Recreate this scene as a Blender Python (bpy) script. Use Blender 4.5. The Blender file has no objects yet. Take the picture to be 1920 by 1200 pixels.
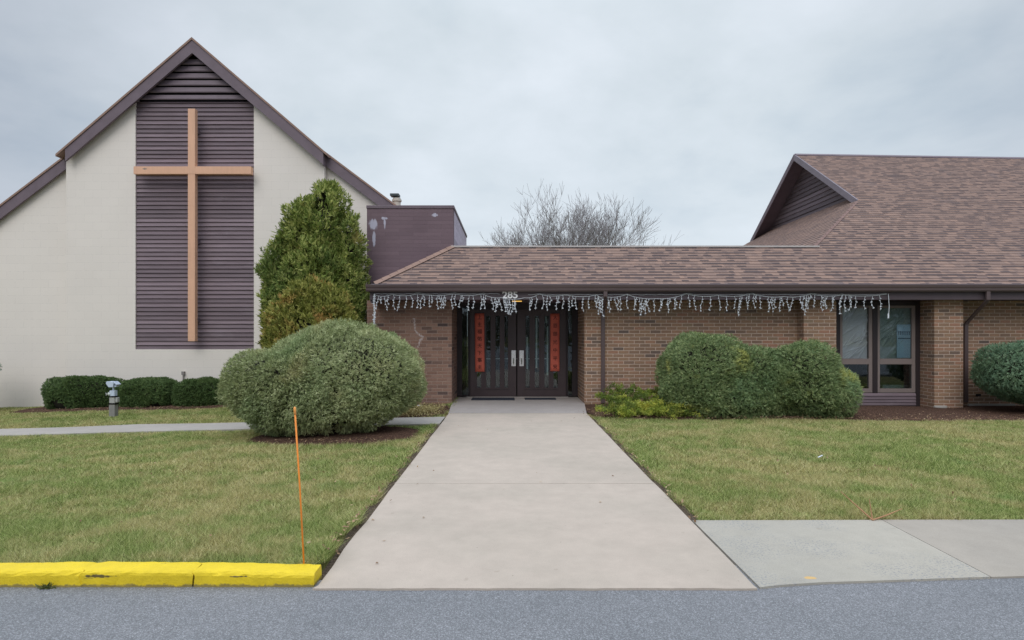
import bpy, math, random
import numpy as np
from mathutils import Vector, Matrix

random.seed(7)
RNG = np.random.default_rng(11)
SC = bpy.context.scene
COL = SC.collection
E = 1.434            # eye height
F = 1085.0           # focal length, in pixels of the 1920 px frame


def P(px, py, Y):
    """image point of the photograph at distance Y -> world X, Z"""
    return (px - 956) / F * Y, E - (py - 626) / F * Y


def PX(px, Y):
    return (px - 956) / F * Y


def PZ(py, Y):
    return E - (py - 626) / F * Y


def s2l(c):
    c = c / 255.0
    return c / 12.92 if c <= 0.04045 else ((c + 0.055) / 1.055) ** 2.4


def L(r, g, b, k=1.0):
    return (s2l(r) * k, s2l(g) * k, s2l(b) * k, 1.0)


# ------------------------------------------------------------------ meshes
class MB:
    def __init__(self):
        self.v, self.f, self.m = [], [], []

    def add(self, pts, faces, mi=0):
        b = len(self.v)
        self.v += [tuple(p) for p in pts]
        for q in faces:
            self.f.append(tuple(b + i for i in q))
            self.m.append(mi)

    def box(self, x0, x1, y0, y1, z0, z1, mi=0):
        self.add([(x0, y0, z0), (x1, y0, z0), (x1, y1, z0), (x0, y1, z0),
                  (x0, y0, z1), (x1, y0, z1), (x1, y1, z1), (x0, y1, z1)],
                 [(0, 3, 2, 1), (4, 5, 6, 7), (0, 1, 5, 4), (1, 2, 6, 5), (2, 3, 7, 6), (3, 0, 4, 7)], mi)

    def ext_y(self, pts, y0, y1, mi=0):      # pts (x,z), extruded along y
        n = len(pts)
        self.add([(x, y0, z) for x, z in pts] + [(x, y1, z) for x, z in pts],
                 [tuple(range(n)), tuple(range(2 * n - 1, n - 1, -1))] +
                 [(i, i + n, (i + 1) % n + n, (i + 1) % n) for i in range(n)], mi)

    def ext_x(self, pts, x0, x1, mi=0):      # pts (y,z), extruded along x
        n = len(pts)
        self.add([(x0, y, z) for y, z in pts] + [(x1, y, z) for y, z in pts],
                 [tuple(range(n)), tuple(range(2 * n - 1, n - 1, -1))] +
                 [(i, i + n, (i + 1) % n + n, (i + 1) % n) for i in range(n)], mi)

    def ext_z(self, pts, z0, z1, mi=0):      # pts (x,y), extruded along z
        n = len(pts)
        self.add([(x, y, z1) for x, y in pts] + [(x, y, z0) for x, y in pts],
                 [tuple(range(n)), tuple(range(2 * n - 1, n - 1, -1))] +
                 [(i, i + n, (i + 1) % n + n, (i + 1) % n) for i in range(n)], mi)

    def slab(self, quad, t, mi=0):           # a 3-D polygon thickened downwards by t
        n = len(quad)
        self.add(list(quad) + [(x, y, z - t) for x, y, z in quad],
                 [tuple(range(n)), tuple(range(2 * n - 1, n - 1, -1))] +
                 [(i, i + n, (i + 1) % n + n, (i + 1) % n) for i in range(n)], mi)

    def tube(self, path, r, sides=6, mi=0, cap=True):
        path = [Vector(p) for p in path]
        rs = r if isinstance(r, (list, tuple)) else [r] * len(path)
        b = len(self.v)
        for i, p in enumerate(path):
            d = (path[min(i + 1, len(path) - 1)] - path[max(i - 1, 0)])
            d = d.normalized() if d.length > 1e-9 else Vector((0, 0, 1))
            a = Vector((1, 0, 0)) if abs(d.x) < 0.8 else Vector((0, 1, 0))
            u = d.cross(a).normalized()
            w = d.cross(u)
            for k in range(sides):
                t = 2 * math.pi * k / sides
                self.v.append(tuple(p + (u * math.cos(t) + w * math.sin(t)) * rs[i]))
        for i in range(len(path) - 1):
            for k in range(sides):
                k2 = (k + 1) % sides
                self.f.append((b + i * sides + k, b + i * sides + k2, b + (i + 1) * sides + k2, b + (i + 1) * sides + k))
                self.m.append(mi)
        if cap:
            self.f.append(tuple(b + k for k in range(sides - 1, -1, -1)))
            self.m.append(mi)
            e = b + (len(path) - 1) * sides
            self.f.append(tuple(e + k for k in range(sides)))
            self.m.append(mi)

    def octa(self, c, rx, rz, mi=0):
        x, y, z = c
        self.add([(x + rx, y, z), (x, y + rx, z), (x - rx, y, z), (x, y - rx, z), (x, y, z + rz), (x, y, z - rz)],
                 [(0, 1, 4), (1, 2, 4), (2, 3, 4), (3, 0, 4), (1, 0, 5), (2, 1, 5), (3, 2, 5), (0, 3, 5)], mi)

    def build(self, name, mats, parent=None, smooth=False, bevel=0.0):
        me = bpy.data.meshes.new(name)
        me.from_pydata(self.v, [], self.f)
        if not isinstance(mats, (list, tuple)):
            mats = [mats]
        for m in mats:
            me.materials.append(m)
        me.polygons.foreach_set('material_index', self.m)
        if smooth:
            me.polygons.foreach_set('use_smooth', [True] * len(self.f))
        me.update()
        o = bpy.data.objects.new(name, me)
        COL.objects.link(o)
        if bevel:
            bv = o.modifiers.new('bevel', 'BEVEL')
            bv.width = bevel
            bv.segments = 2
            bv.limit_method = 'ANGLE'
        attach(o, parent)
        return o


def attach(o, parent):
    if parent is not None:
        o.parent = parent
        o.matrix_parent_inverse = parent.matrix_basis.inverted() if parent.parent is None else Matrix.Identity(4)
    return o


def np_mesh(name, V, k, mat, parent=None, attr=None):
    """V: (n*k,3) vertices of n separate k-gons; attr: one value per face"""
    n = len(V) // k
    me = bpy.data.meshes.new(name)
    me.vertices.add(n * k)
    me.vertices.foreach_set('co', np.ascontiguousarray(V, dtype=np.float32).ravel())
    me.loops.add(n * k)
    me.loops.foreach_set('vertex_index', np.arange(n * k, dtype=np.int32))
    me.polygons.add(n)
    me.polygons.foreach_set('loop_start', np.arange(0, n * k, k, dtype=np.int32))
    me.update(calc_edges=True)
    me.validate()
    if attr is not None:
        a = me.attributes.new('tone', 'FLOAT', 'FACE')
        a.data.foreach_set('value', np.ascontiguousarray(attr, dtype=np.float32))
    me.materials.append(mat)
    o = bpy.data.objects.new(name, me)
    COL.objects.link(o)
    attach(o, parent)
    return o


def tag(o, label=None, cat=None, group=None, kind=None):
    if label:
        o['label'] = label
    if cat:
        o['category'] = cat
    if group:
        o['group'] = group
    if kind:
        o['kind'] = kind
    return o


def thing(name, loc, label, cat, group=None):
    o = bpy.data.objects.new(name, None)
    o.empty_display_size = 0.2
    o.location = loc
    COL.objects.link(o)
    o.matrix_basis = Matrix.Translation(loc)
    return tag(o, label, cat, group)


# ------------------------------------------------------------------ materials
class NT:
    def __init__(self, name):
        self.mat = bpy.data.materials.new(name)
        self.mat.use_nodes = True
        self.t = self.mat.node_tree
        self.b = self.t.nodes['Principled BSDF']
        self.out = self.t.nodes['Material Output']
        self._pos = None

    def n(self, typ, **kw):
        nd = self.t.nodes.new(typ)
        for k, v in kw.items():
            setattr(nd, k, v)
        return nd

    def put(self, sock, val):
        if hasattr(val, 'is_linked') or isinstance(val, bpy.types.NodeSocket):
            self.t.links.new(val, sock)
        else:
            sock.default_value = val

    def pos(self):
        if self._pos is None:
            self._pos = self.n('ShaderNodeNewGeometry').outputs['Position']
        return self._pos

    def math(self, op, a, b=0.0, c=None, clamp=False):
        nd = self.n('ShaderNodeMath', operation=op, use_clamp=clamp)
        self.put(nd.inputs[0], a)
        self.put(nd.inputs[1], b)
        if c is not None:
            self.put(nd.inputs[2], c)
        return nd.outputs[0]

    def xyz(self):
        s = self.n('ShaderNodeSeparateXYZ')
        self.put(s.inputs[0], self.pos())
        return s.outputs

    def comb(self, x, y, z=0.0):
        c = self.n('ShaderNodeCombineXYZ')
        self.put(c.inputs[0], x)
        self.put(c.inputs[1], y)
        self.put(c.inputs[2], z)
        return c.outputs[0]

    def scalevec(self, v, s):
        m = self.n('ShaderNodeVectorMath', operation='MULTIPLY')
        self.put(m.inputs[0], v)
        m.inputs[1].default_value = s
        return m.outputs[0]

    def noise(self, scale, detail=4.0, rough=0.55, vec=None, dist=0.0):
        nd = self.n('ShaderNodeTexNoise')
        self.put(nd.inputs['Vector'], vec if vec is not None else self.pos())
        nd.inputs['Scale'].default_value = scale
        nd.inputs['Detail'].default_value = detail
        nd.inputs['Roughness'].default_value = rough
        nd.inputs['Distortion'].default_value = dist
        return nd.outputs['Fac']

    def voro(self, scale, feature='F1', vec=None):
        nd = self.n('ShaderNodeTexVoronoi', feature=feature)
        self.put(nd.inputs['Vector'], vec if vec is not None else self.pos())
        nd.inputs['Scale'].default_value = scale
        return nd

    def white(self, vec):
        nd = self.n('ShaderNodeTexWhiteNoise', noise_dimensions='3D')
        self.put(nd.inputs['Vector'], vec)
        return nd.outputs['Value']

    def ramp(self, fac, stops, interp='LINEAR'):
        nd = self.n('ShaderNodeValToRGB')
        cr = nd.color_ramp
        cr.interpolation = interp
        while len(cr.elements) < len(stops):
            cr.elements.new(0.5)
        for e, (p, c) in zip(cr.elements, stops):
            e.position = p
            e.color = c if len(c) == 4 else (*c, 1)
        self.put(nd.inputs[0], fac)
        return nd.outputs[0]

    def step(self, fac, a, b):
        nd = self.n('ShaderNodeMapRange', interpolation_type='SMOOTHSTEP')
        self.put(nd.inputs[0], fac)
        nd.inputs[1].default_value = a
        nd.inputs[2].default_value = b
        return nd.outputs[0]

    def mix(self, fac, a, b, blend='MIX'):
        nd = self.n('ShaderNodeMix', data_type='RGBA', blend_type=blend)
        self.put(nd.inputs['Factor'], fac)
        self.put(nd.inputs['A'], a) if False else None
        self.put(nd.inputs[6], a)
        self.put(nd.inputs[7], b)
        return nd.outputs[2]

    def tint(self, col, fac, lo, hi):
        """col multiplied by a grey between lo and hi"""
        g = self.ramp(fac, [(0.25, (lo, lo, lo, 1)), (0.75, (hi, hi, hi, 1))])
        return self.mix(1.0, col, g, 'MULTIPLY')

    def bump(self, h, strength=0.5, dist=0.01, prev=None):
        nd = self.n('ShaderNodeBump')
        nd.inputs['Strength'].default_value = strength
        nd.inputs['Distance'].default_value = dist
        self.put(nd.inputs['Height'], h)
        if prev is not None:
            self.put(nd.inputs['Normal'], prev)
        return nd.outputs[0]

    def blobs(self, items, edge=0.45, nscale=22.0):
        """mask of soft edged ellipses (x, z, rx, rz) in the wall plane, broken up by noise"""
        x, y, z = self.xyz()
        nz = self.noise(nscale, 6, 0.68, vec=self.scalevec(self.pos(), (1.0, 1.0, 0.3)))
        acc = None
        for cx, cz, rx, rz in items:
            dx = self.math('DIVIDE', self.math('SUBTRACT', x, cx), rx)
            dz = self.math('DIVIDE', self.math('SUBTRACT', z, cz), rz)
            d = self.math('ADD', self.math('MULTIPLY', dx, dx), self.math('MULTIPLY', dz, dz))
            acc = d if acc is None else self.math('MINIMUM', acc, d)
        v = self.math('ADD', acc, self.math('MULTIPLY', self.math('SUBTRACT', nz, 0.5), 4.2))
        return self.math('SUBTRACT', 1.0, self.step(v, 1 - edge, 1 + edge))

    def polyline(self, pts, width):
        """mask along a broken line in the wall plane (efflorescence along a crack)"""
        x, y, z = self.xyz()
        wx = self.math('ADD', x, self.math('MULTIPLY', self.math('SUBTRACT', self.noise(14, 4, 0.7), 0.5), 0.10))
        wz = self.math('ADD', z, self.math('MULTIPLY', self.math('SUBTRACT', self.noise(11, 4, 0.7), 0.5), 0.06))
        acc = None
        for (ax, az), (bx, bz) in zip(pts[:-1], pts[1:]):
            vx, vz = bx - ax, bz - az
            l2 = vx * vx + vz * vz
            tt = self.math('ADD', self.math('MULTIPLY', self.math('SUBTRACT', wx, ax), vx / l2), self.math('MULTIPLY', self.math('SUBTRACT', wz, az), vz / l2), clamp=True)
            ex = self.math('SUBTRACT', self.math('SUBTRACT', wx, ax), self.math('MULTIPLY', tt, vx))
            ez = self.math('SUBTRACT', self.math('SUBTRACT', wz, az), self.math('MULTIPLY', tt, vz))
            d = self.math('ADD', self.math('MULTIPLY', ex, ex), self.math('MULTIPLY', ez, ez))
            acc = d if acc is None else self.math('MINIMUM', acc, d)
        d = self.math('SQRT', acc)
        return self.math('MULTIPLY', self.math('SUBTRACT', 1.0, self.step(d, width * .2, width)), self.step(self.noise(30, 3), 0.3, 0.55))

    def done(self, col=None, rough=0.8, normal=None, spec=0.3):
        if col is not None:
            self.put(self.b.inputs['Base Color'], col)
        self.put(self.b.inputs['Roughness'], rough)
        self.b.inputs['Specular IOR Level'].default_value = spec
        if normal is not None:
            self.put(self.b.inputs['Normal'], normal)
        return self.mat


def simple(name, col, rough=0.7, var=0.12, scale=3.0, fine=0.0, fscale=120.0, bump=0.0, bdist=0.004, spec=0.3, metal=0.0):
    t = NT(name)
    c = t.tint(col, t.noise(scale, 5), 1 - var, 1 + var)
    nf = None
    if fine or bump:
        nf = t.noise(fscale, 3)
    if fine:
        c = t.tint(c, nf, 1 - fine, 1 + fine)
    nrm = t.bump(nf, bump, bdist) if bump else None
    t.b.inputs['Metallic'].default_value = metal
    return t.done(c, rough, nrm, spec)


def brickmat(name, stops, mortar, bw, bh, mw, bumpd=0.006, bstr=0.8, stain=None, stain_col=None, var=0.12, cracks=None, mott=0.1):
    t = NT(name)
    x, y, z = t.xyz()
    u = t.math('ADD', x, y)
    v = t.math('ADD', z, 10.0)
    row = t.math('FLOOR', t.math('DIVIDE', v, bh))
    sh = t.math('MULTIPLY', t.math('MODULO', row, 2.0), 0.5)
    uc = t.math('ADD', t.math('DIVIDE', t.math('ADD', u, 60.0), bw), sh)
    cell = t.math('FLOOR', uc)
    fu = t.math('FRACT', uc)
    fv = t.math('FRACT', t.math('DIVIDE', v, bh))
    eu = t.math('MULTIPLY', t.math('MINIMUM', fu, t.math('SUBTRACT', 1.0, fu)), bw)
    ev = t.math('MULTIPLY', t.math('MINIMUM', fv, t.math('SUBTRACT', 1.0, fv)), bh)
    wob = t.math('MULTIPLY', t.math('SUBTRACT', t.noise(60, 2), 0.5), 0.004)
    e = t.math('ADD', t.math('MINIMUM', eu, ev), wob)
    face = t.step(e, mw * 0.35, mw * 0.65)
    rnd = t.white(t.comb(cell, row, 3.0))
    col = t.ramp(rnd, stops, 'LINEAR')
    col = t.tint(col, t.noise(45, 4), 1 - var, 1 + var)
    mort = t.tint(mortar, t.noise(20, 3), 0.85, 1.1)
    c = t.mix(face, mort, col)
    c = t.tint(c, t.noise(0.9, 4), 1 - mott, 1 + mott)
    if stain:
        c = t.mix(t.math('MULTIPLY', t.blobs(stain), 0.75), c, stain_col)
    if cracks:
        c = t.mix(t.math('MULTIPLY', t.polyline(*cracks), 0.8), c, stain_col)
    h = t.math('ADD', face, t.math('MULTIPLY', t.noise(90, 3), 0.35))
    return t.done(c, 0.85, t.bump(h, bstr, bumpd), 0.2)


def shinglemat(name, axis, k=0.9):
    t = NT(name)
    x, y, z = t.xyz()
    u = x if axis == 'x' else y
    v = t.math('DIVIDE', t.math('SUBTRACT', z, 2.41), 0.0702)     # courses
    vv = t.math('ADD', v, 0.13)
    row = t.math('FLOOR', vv)
    off = t.math('MULTIPLY', t.white(t.comb(row, 7.0, 1.0)), 3.0)
    uu = t.math('ADD', t.math('ADD', u, 40.0), off)
    # laminated tabs of uneven width: warp the coordinate a little
    warp = t.math('MULTIPLY', t.noise(2.3, 1, vec=t.comb(uu, t.math('MULTIPLY', row, 5.3), 0.0)), 0.35)
    uw = t.math('ADD', uu, warp)
    rnd = t.white(t.comb(t.math('FLOOR', t.math('DIVIDE', uw, 0.11)), row, 2.0))
    col = t.ramp(rnd, [(0.0, L(122, 104, 98)), (0.3, L(134, 113, 104)), (0.7, L(140, 118, 108)), (1.0, L(149, 124, 112))])
    blue = t.step(t.noise(1.3, 4, 0.6), 0.58, 0.72)
    col = t.mix(t.math('MULTIPLY', blue, 0.3), col, L(100, 96, 101))
    col = t.tint(col, t.noise(150, 2), 0.85, 1.15)
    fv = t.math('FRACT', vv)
    # every second tab is doubled; its shadow is painted in as a dark dash
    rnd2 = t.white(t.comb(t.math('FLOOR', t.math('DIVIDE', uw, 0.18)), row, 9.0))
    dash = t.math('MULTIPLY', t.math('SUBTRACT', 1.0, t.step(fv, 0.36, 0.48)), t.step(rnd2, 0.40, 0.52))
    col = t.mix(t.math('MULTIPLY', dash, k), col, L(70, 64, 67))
    col = t.mix(t.math('MULTIPLY', t.math('SUBTRACT', 1.0, t.step(fv, 0.10, 0.22)), 0.5), col, L(64, 57, 58))  # shadow line under each course edge, painted into the colour
    return t.done(col, 0.92, t.bump(t.noise(260, 2), 0.4, 0.003), 0.15)


def boardmat(name, col, bh, z0, worn=0.25, worn_col=(0.3, 0.26, 0.29, 1), streak='x'):
    t = NT(name)
    x, y, z = t.xyz()
    row = t.math('FLOOR', t.math('DIVIDE', t.math('SUBTRACT', z, z0), bh))
    rnd = t.white(t.comb(row, 4.0, 1.0))
    c = t.tint(col, rnd, 0.78, 1.14)
    w = t.scalevec(t.pos(), (0.7, 0.7, 9.0))
    c = t.tint(c, t.noise(2.0, 5, 0.6, vec=w), 0.8, 1.2)
    wn = t.step(t.noise(1.4, 6, 0.68, vec=t.scalevec(t.pos(), (0.8, 0.8, 2.2))), 0.56, 0.78)
    c = t.mix(t.math('MULTIPLY', wn, worn), c, worn_col)
    return t.done(c, 0.7, t.bump(t.noise(5, 4, 0.6, vec=w), 0.25, 0.004), 0.3)


def leafy(t, c, rough, trans):
    """thin leaf: some of the light passes through"""
    t.done(c, rough, None, 0.25)
    tl = t.n('ShaderNodeBsdfTranslucent')
    t.put(tl.inputs[0], c)
    mx = t.n('ShaderNodeMixShader')
    mx.inputs[0].default_value = trans
    t.put(mx.inputs[1], t.b.outputs[0])
    t.put(mx.inputs[2], tl.outputs[0])
    t.put(t.out.inputs[0], mx.outputs[0])
    return t.mat


def leafmat(name, stops, patch=None, patch_scale=1.3, rough=0.65, trans=0.2):
    """per-leaf tone from the attribute, patches from real position"""
    t = NT(name)
    a = t.n('ShaderNodeAttribute', attribute_name='tone').outputs['Fac']
    f = t.math('ADD', t.math('MULTIPLY', a, 0.6), t.math('MULTIPLY', t.noise(5.0, 3), 0.4))
    c = t.ramp(f, stops)
    if patch:
        for col, lo, hi, sc, amt in patch:
            c = t.mix(t.math('MULTIPLY', t.step(t.noise(sc, 3), lo, hi), amt), c, col)
    return leafy(t, c, rough, trans)


def ground_masks(t):
    pass


# palette
cream = brickmat('cream_block', [(0.0, L(229, 221, 212)), (1.0, L(231, 223, 214))], L(226, 218, 209), 0.40, 0.19, 0.008, 0.002, 0.18, var=0.015, mott=0.025)
PURP = L(98, 82, 92, 1.0)
siding = boardmat('purple_siding', L(126, 111, 117), 0.1, PZ(655, 13.6), 0.3, L(158, 146, 154))
gable_siding = boardmat('grey_gable_siding', L(108, 97, 102), 0.14, 4.9, 0.5, L(158, 150, 157))
trim = simple('purple_trim', L(112, 99, 106), 0.55, 0.12, 4, bump=0.1)
worn_trim = simple('worn_grey_trim', L(128, 120, 128), 0.6, 0.15, 4, bump=0.1)
bronze = simple('bronze_metal', L(92, 78, 78), 0.35, 0.08, 2, spec=0.5)
frieze_m = simple('frieze_paint', L(82, 71, 76), 0.5, 0.1, 3, spec=0.4)
dark_door = simple('door_paint', L(76, 64, 66), 0.4, 0.08, 4, spec=0.4)
black_gap = simple('dark_gap', (0.012, 0.011, 0.012, 1), 0.9, 0.1)


def wood_mat():
    t = NT('orange_wood')
    g = t.noise(3.0, 5, 0.6, vec=t.scalevec(t.pos(), (6, 6, 0.8)))
    c = t.tint(L(222, 176, 146), g, 0.93, 1.06)
    c = t.tint(c, t.noise(1.1, 3), 0.95, 1.04)
    c = t.mix(t.math('MULTIPLY', t.blobs([(PX(272, 13.33), PZ(316.5, 13.33), .05, .018)], .4, 30), 0.8), c, L(120, 112, 108))
    return t.done(c, 0.6, t.bump(g, 0.15, 0.004), 0.3)


orange_wood = wood_mat()
brick = brickmat('red_brown_brick', [(0.0, L(104, 92, 86)), (0.05, L(128, 107, 92)), (0.3, L(146, 118, 97)), (0.6, L(154, 125, 101)), (0.8, L(160, 121, 100)), (1.0, L(140, 120, 99))],
                 L(200, 178, 162), 0.219, 0.0702, 0.012, 0.008, 0.8)
brick_left = brickmat('stained_brick', [(0.0, L(84, 72, 70)), (0.1, L(122, 98, 88)), (0.5, L(138, 108, 94)), (1.0, L(146, 118, 104))],
                      L(156, 136, 124), 0.219, 0.0702, 0.011, 0.007, 0.7,
                      cracks=([(PX(776, 11.9), PZ(598, 11.9)), (PX(778, 11.9), PZ(618, 11.9)), (PX(784, 11.9), PZ(626, 11.9)), (PX(793, 11.9), PZ(632, 11.9)), (PX(788, 11.9), PZ(638, 11.9)), (PX(784, 11.9), PZ(650, 11.9))], .030),
                      stain_col=L(196, 184, 182))
tower_m = brickmat('painted_purple_brick', [(0.0, L(114, 97, 103)), (1.0, L(122, 104, 110))], L(113, 96, 102), 0.62, 0.085, 0.008, 0.006, 0.5,
                   stain=[(PX(699.5, 12.8), PZ(420, 12.8), .085, .12), (PX(701, 12.8), PZ(446, 12.8), .035, .17), (PX(720, 12.8), PZ(409, 12.8), .07, .03), (PX(721, 12.8), PZ(418, 12.8), .022, .12), (PX(797, 12.8), PZ(500, 12.8), .10, .03),
                          (PX(815, 12.8), PZ(403, 12.8), .06, .04)],
                   stain_col=L(196, 196, 212), var=0.06)
tower_side = boardmat('weathered_side', L(186, 176, 190), 0.3, 0, 0.6, L(214, 208, 220))
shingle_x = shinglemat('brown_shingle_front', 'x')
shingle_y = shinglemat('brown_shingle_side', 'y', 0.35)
cap_m = simple('ridge_cap_shingle', L(148, 122, 110), 0.9, 0.12, 5, fine=0.15)
flash_m = simple('pale_flashing', L(190, 184, 180), 0.5, 0.1, 5)
win_frame_m = simple('taupe_window_frame', L(132, 120, 116), 0.5, 0.06, 4)
chrome = simple('chrome', (0.75, 0.75, 0.76, 1), 0.25, 0.03, metal=1.0)
white_plastic = simple('white_plastic', (0.72, 0.76, 0.80, 1), 0.4, 0.03)
red_paper = simple('red_paper', L(222, 112, 92), 0.6, 0.08, 6)
ink = simple('ink', (0.09, 0.025, 0.02, 1), 0.6, 0.05)
mat_rubber = simple('dark_doormat', L(52, 56, 66), 0.9, 0.15, 8, bump=0.3)
poster_m = simple('pale_blue_poster', L(170, 190, 208), 0.5, 0.05, 5)
poster_ink = simple('poster_ink', L(84, 98, 116), 0.6, 0.05, 5)
bark = simple('bark', L(86, 72, 62), 0.9, 0.2, 8)
bark_grey = simple('grey_bark', L(132, 128, 130), 0.9, 0.2, 3)
core_m = simple('dark_core', (0.022, 0.021, 0.014, 1), 0.95, 0.3, 12)  # near-black: shade between the leaves put into the colour of a solid core


def concrete(name, base, blotch, fine=0.12, agg=0.0, marks=None):
    t = NT(name)
    c = t.mix(t.step(t.noise(0.9, 5, 0.6), 0.35, 0.7), base, blotch)
    c = t.tint(c, t.noise(5, 6, 0.7), 0.91, 1.07)
    c = t.tint(c, t.noise(0.55, 6, 0.7, dist=.6), 0.94, 1.05)
    sp2 = t.step(t.noise(9, 2, 0.5), 0.72, 0.76)
    c = t.mix(t.math('MULTIPLY', sp2, 0.22), c, L(140, 126, 112))
    c = t.tint(c, t.noise(190, 2), 1 - fine, 1 + fine)
    if agg:
        sp = t.step(t.noise(70, 3, 0.7), 0.52, 0.62)
        area = t.step(t.noise(1.6, 4, 0.6), 0.42, 0.6)
        c = t.mix(t.math('MULTIPLY', t.math('MULTIPLY', sp, area), agg), c, L(136, 138, 140))
    spk = t.step(t.noise(38, 1, 0.5), 0.77, 0.8)
    c = t.mix(t.math('MULTIPLY', spk, 0.5), c, L(120, 110, 100))
    if marks:
        x, y, z = t.xyz()
        cx, cy, rx, ry, colr = marks
        dx = t.math('DIVIDE', t.math('SUBTRACT', x, cx), rx)
        dy = t.math('DIVIDE', t.math('SUBTRACT', y, cy), ry)
        d = t.math('ADD', t.math('MULTIPLY', dx, dx), t.math('MULTIPLY', dy, dy))
        d = t.math('ADD', d, t.math('MULTIPLY', t.math('SUBTRACT', t.noise(30, 3), 0.5), 2.0))
        c = t.mix(t.math('MULTIPLY', t.math('SUBTRACT', 1.0, t.step(d, 0.7, 1.2)), 0.6), c, colr)
    return t.done(c, 0.88, t.bump(t.noise(160, 3), 0.25, 0.003), 0.2)


walk_m = concrete('warm_concrete', L(186, 173, 160), L(177, 166, 153))
porch_m = concrete('porch_concrete', L(168, 160, 155), L(162, 155, 150))
path_m = concrete('grey_concrete', L(170, 164, 157), L(165, 160, 153))
apron_a = concrete('patchy_concrete', L(174, 168, 156), L(168, 163, 152), 0.14, 0.95, (PX(1522, 3.38), 3.40, 0.035, 0.02, L(225, 176, 84)))
apron_b = concrete('smooth_concrete', L(166, 158, 147), L(160, 153, 143), 0.1)


def asphalt_mat():
    t = NT('asphalt')
    c = t.mix(t.step(t.noise(0.7, 5, 0.6), 0.3, 0.75), L(126, 128, 131), L(136, 137, 140))
    v = t.voro(210)
    g = t.white(v.outputs['Position'])
    c = t.mix(0.75, c, t.mix(1.0, c, t.ramp(g, [(0, (0.5, .5, .5, 1)), (.75, (1.0, 1.0, 1.0, 1)), (1, (1.7, 1.7, 1.7, 1))]), 'MULTIPLY'))
    c = t.tint(c, t.noise(28, 4, 0.6), 0.9, 1.1)
    return t.done(c, 0.85, t.bump(v.outputs['Distance'], 0.6, 0.004), 0.3)


asphalt = asphalt_mat()


def soil_mat(name, a, b, sc=40):
    t = NT(name)
    c = t.mix(t.step(t.noise(sc, 5, 0.7), 0.35, 0.65), a, b)
    return t.done(c, 0.95, t.bump(t.noise(sc, 5, 0.7), 0.9, 0.03), 0.1)


mulch_m = soil_mat('bark_mulch', L(58, 44, 38), L(112, 86, 72))
dirt_m = soil_mat('dark_edge_soil', L(70, 60, 50), L(120, 106, 92), 60)


GRASS_G, GRASS_D, GRASS_T = L(140, 162, 84), L(110, 130, 66), L(208, 194, 136)


def turf(name, blades):
    t = NT(name)
    p2 = t.scalevec(t.pos(), (1.0, 1.0, 0.0))
    dry = t.step(t.math('ADD', t.math('MULTIPLY', t.noise(2.2, 7, 0.74, vec=p2), 0.66), t.math('MULTIPLY', t.noise(0.5, 3, vec=p2), 0.34)), 0.42, 0.575)
    x, y, z = t.xyz()
    lush = t.step(t.noise(1.1, 5, 0.65, vec=t.scalevec(t.pos(), (1.0, 1.0, 0.0)), dist=.4), 0.52, 0.66)
    if blades:
        a = t.n('ShaderNodeAttribute', attribute_name='tone').outputs['Fac']
        g = t.ramp(a, [(0, L(66, 84, 38)), (0.45, GRASS_G), (1.0, L(206, 212, 142))])
        g = t.mix(t.math('MULTIPLY', lush, 0.6), g, t.ramp(a, [(0, L(56, 88, 38)), (0.5, L(116, 154, 78)), (1.0, L(172, 200, 122))]))
        d = t.ramp(a, [(0, L(122, 110, 62)), (0.5, GRASS_T), (1.0, L(240, 228, 184))])
        amt = t.math('ADD', t.math('MULTIPLY', dry, 0.75), t.math('MULTIPLY', t.math('SUBTRACT', t.white(t.comb(a, a, a)), 0.5), 0.5), clamp=True)
        return leafy(t, t.mix(amt, g, d), 0.7, 0.3)
    f = t.noise(70, 5, 0.75, vec=p2)
    g = t.ramp(f, [(0.25, L(62, 66, 34)), (0.7, L(120, 122, 70))])
    d = t.ramp(f, [(0.25, L(96, 84, 52)), (0.7, L(166, 150, 102))])
    return t.done(t.mix(t.math('MULTIPLY', dry, 0.8), g, d), 0.95, t.bump(f, 0.8, 0.03), 0.1)


turf_base = turf('turf_ground', False)
blade_m = turf('grass_blades', True)


def yellow_paint():
    t = NT('yellow_kerb_paint')
    c = t.tint(L(234, 205, 42), t.noise(5, 5, 0.6), 0.86, 1.08)
    worn = t.step(t.noise(8, 8, 0.78, vec=t.scalevec(t.pos(), (0.7, 1, 2.2))), 0.62, 0.68)
    c = t.mix(t.math('MULTIPLY', worn, 0.7), c, L(132, 118, 60))
    x, y, z = t.xyz()
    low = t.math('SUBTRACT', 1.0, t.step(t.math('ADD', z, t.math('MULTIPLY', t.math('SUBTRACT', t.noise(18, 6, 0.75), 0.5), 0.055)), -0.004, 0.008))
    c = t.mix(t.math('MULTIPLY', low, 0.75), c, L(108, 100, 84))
    sc = t.blobs([(PX(184, 3.3), 0.052, 0.085, 0.0085), (PX(447, 3.3), 0.05, .05, .004)], 0.5, 40)
    c = t.mix(t.math('MULTIPLY', sc, 0.9), c, L(78, 70, 54))
    return t.done(c, 0.55, t.bump(t.noise(40, 6, 0.75), 0.7, 0.010), 0.35)


kerb_m = yellow_paint()


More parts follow.
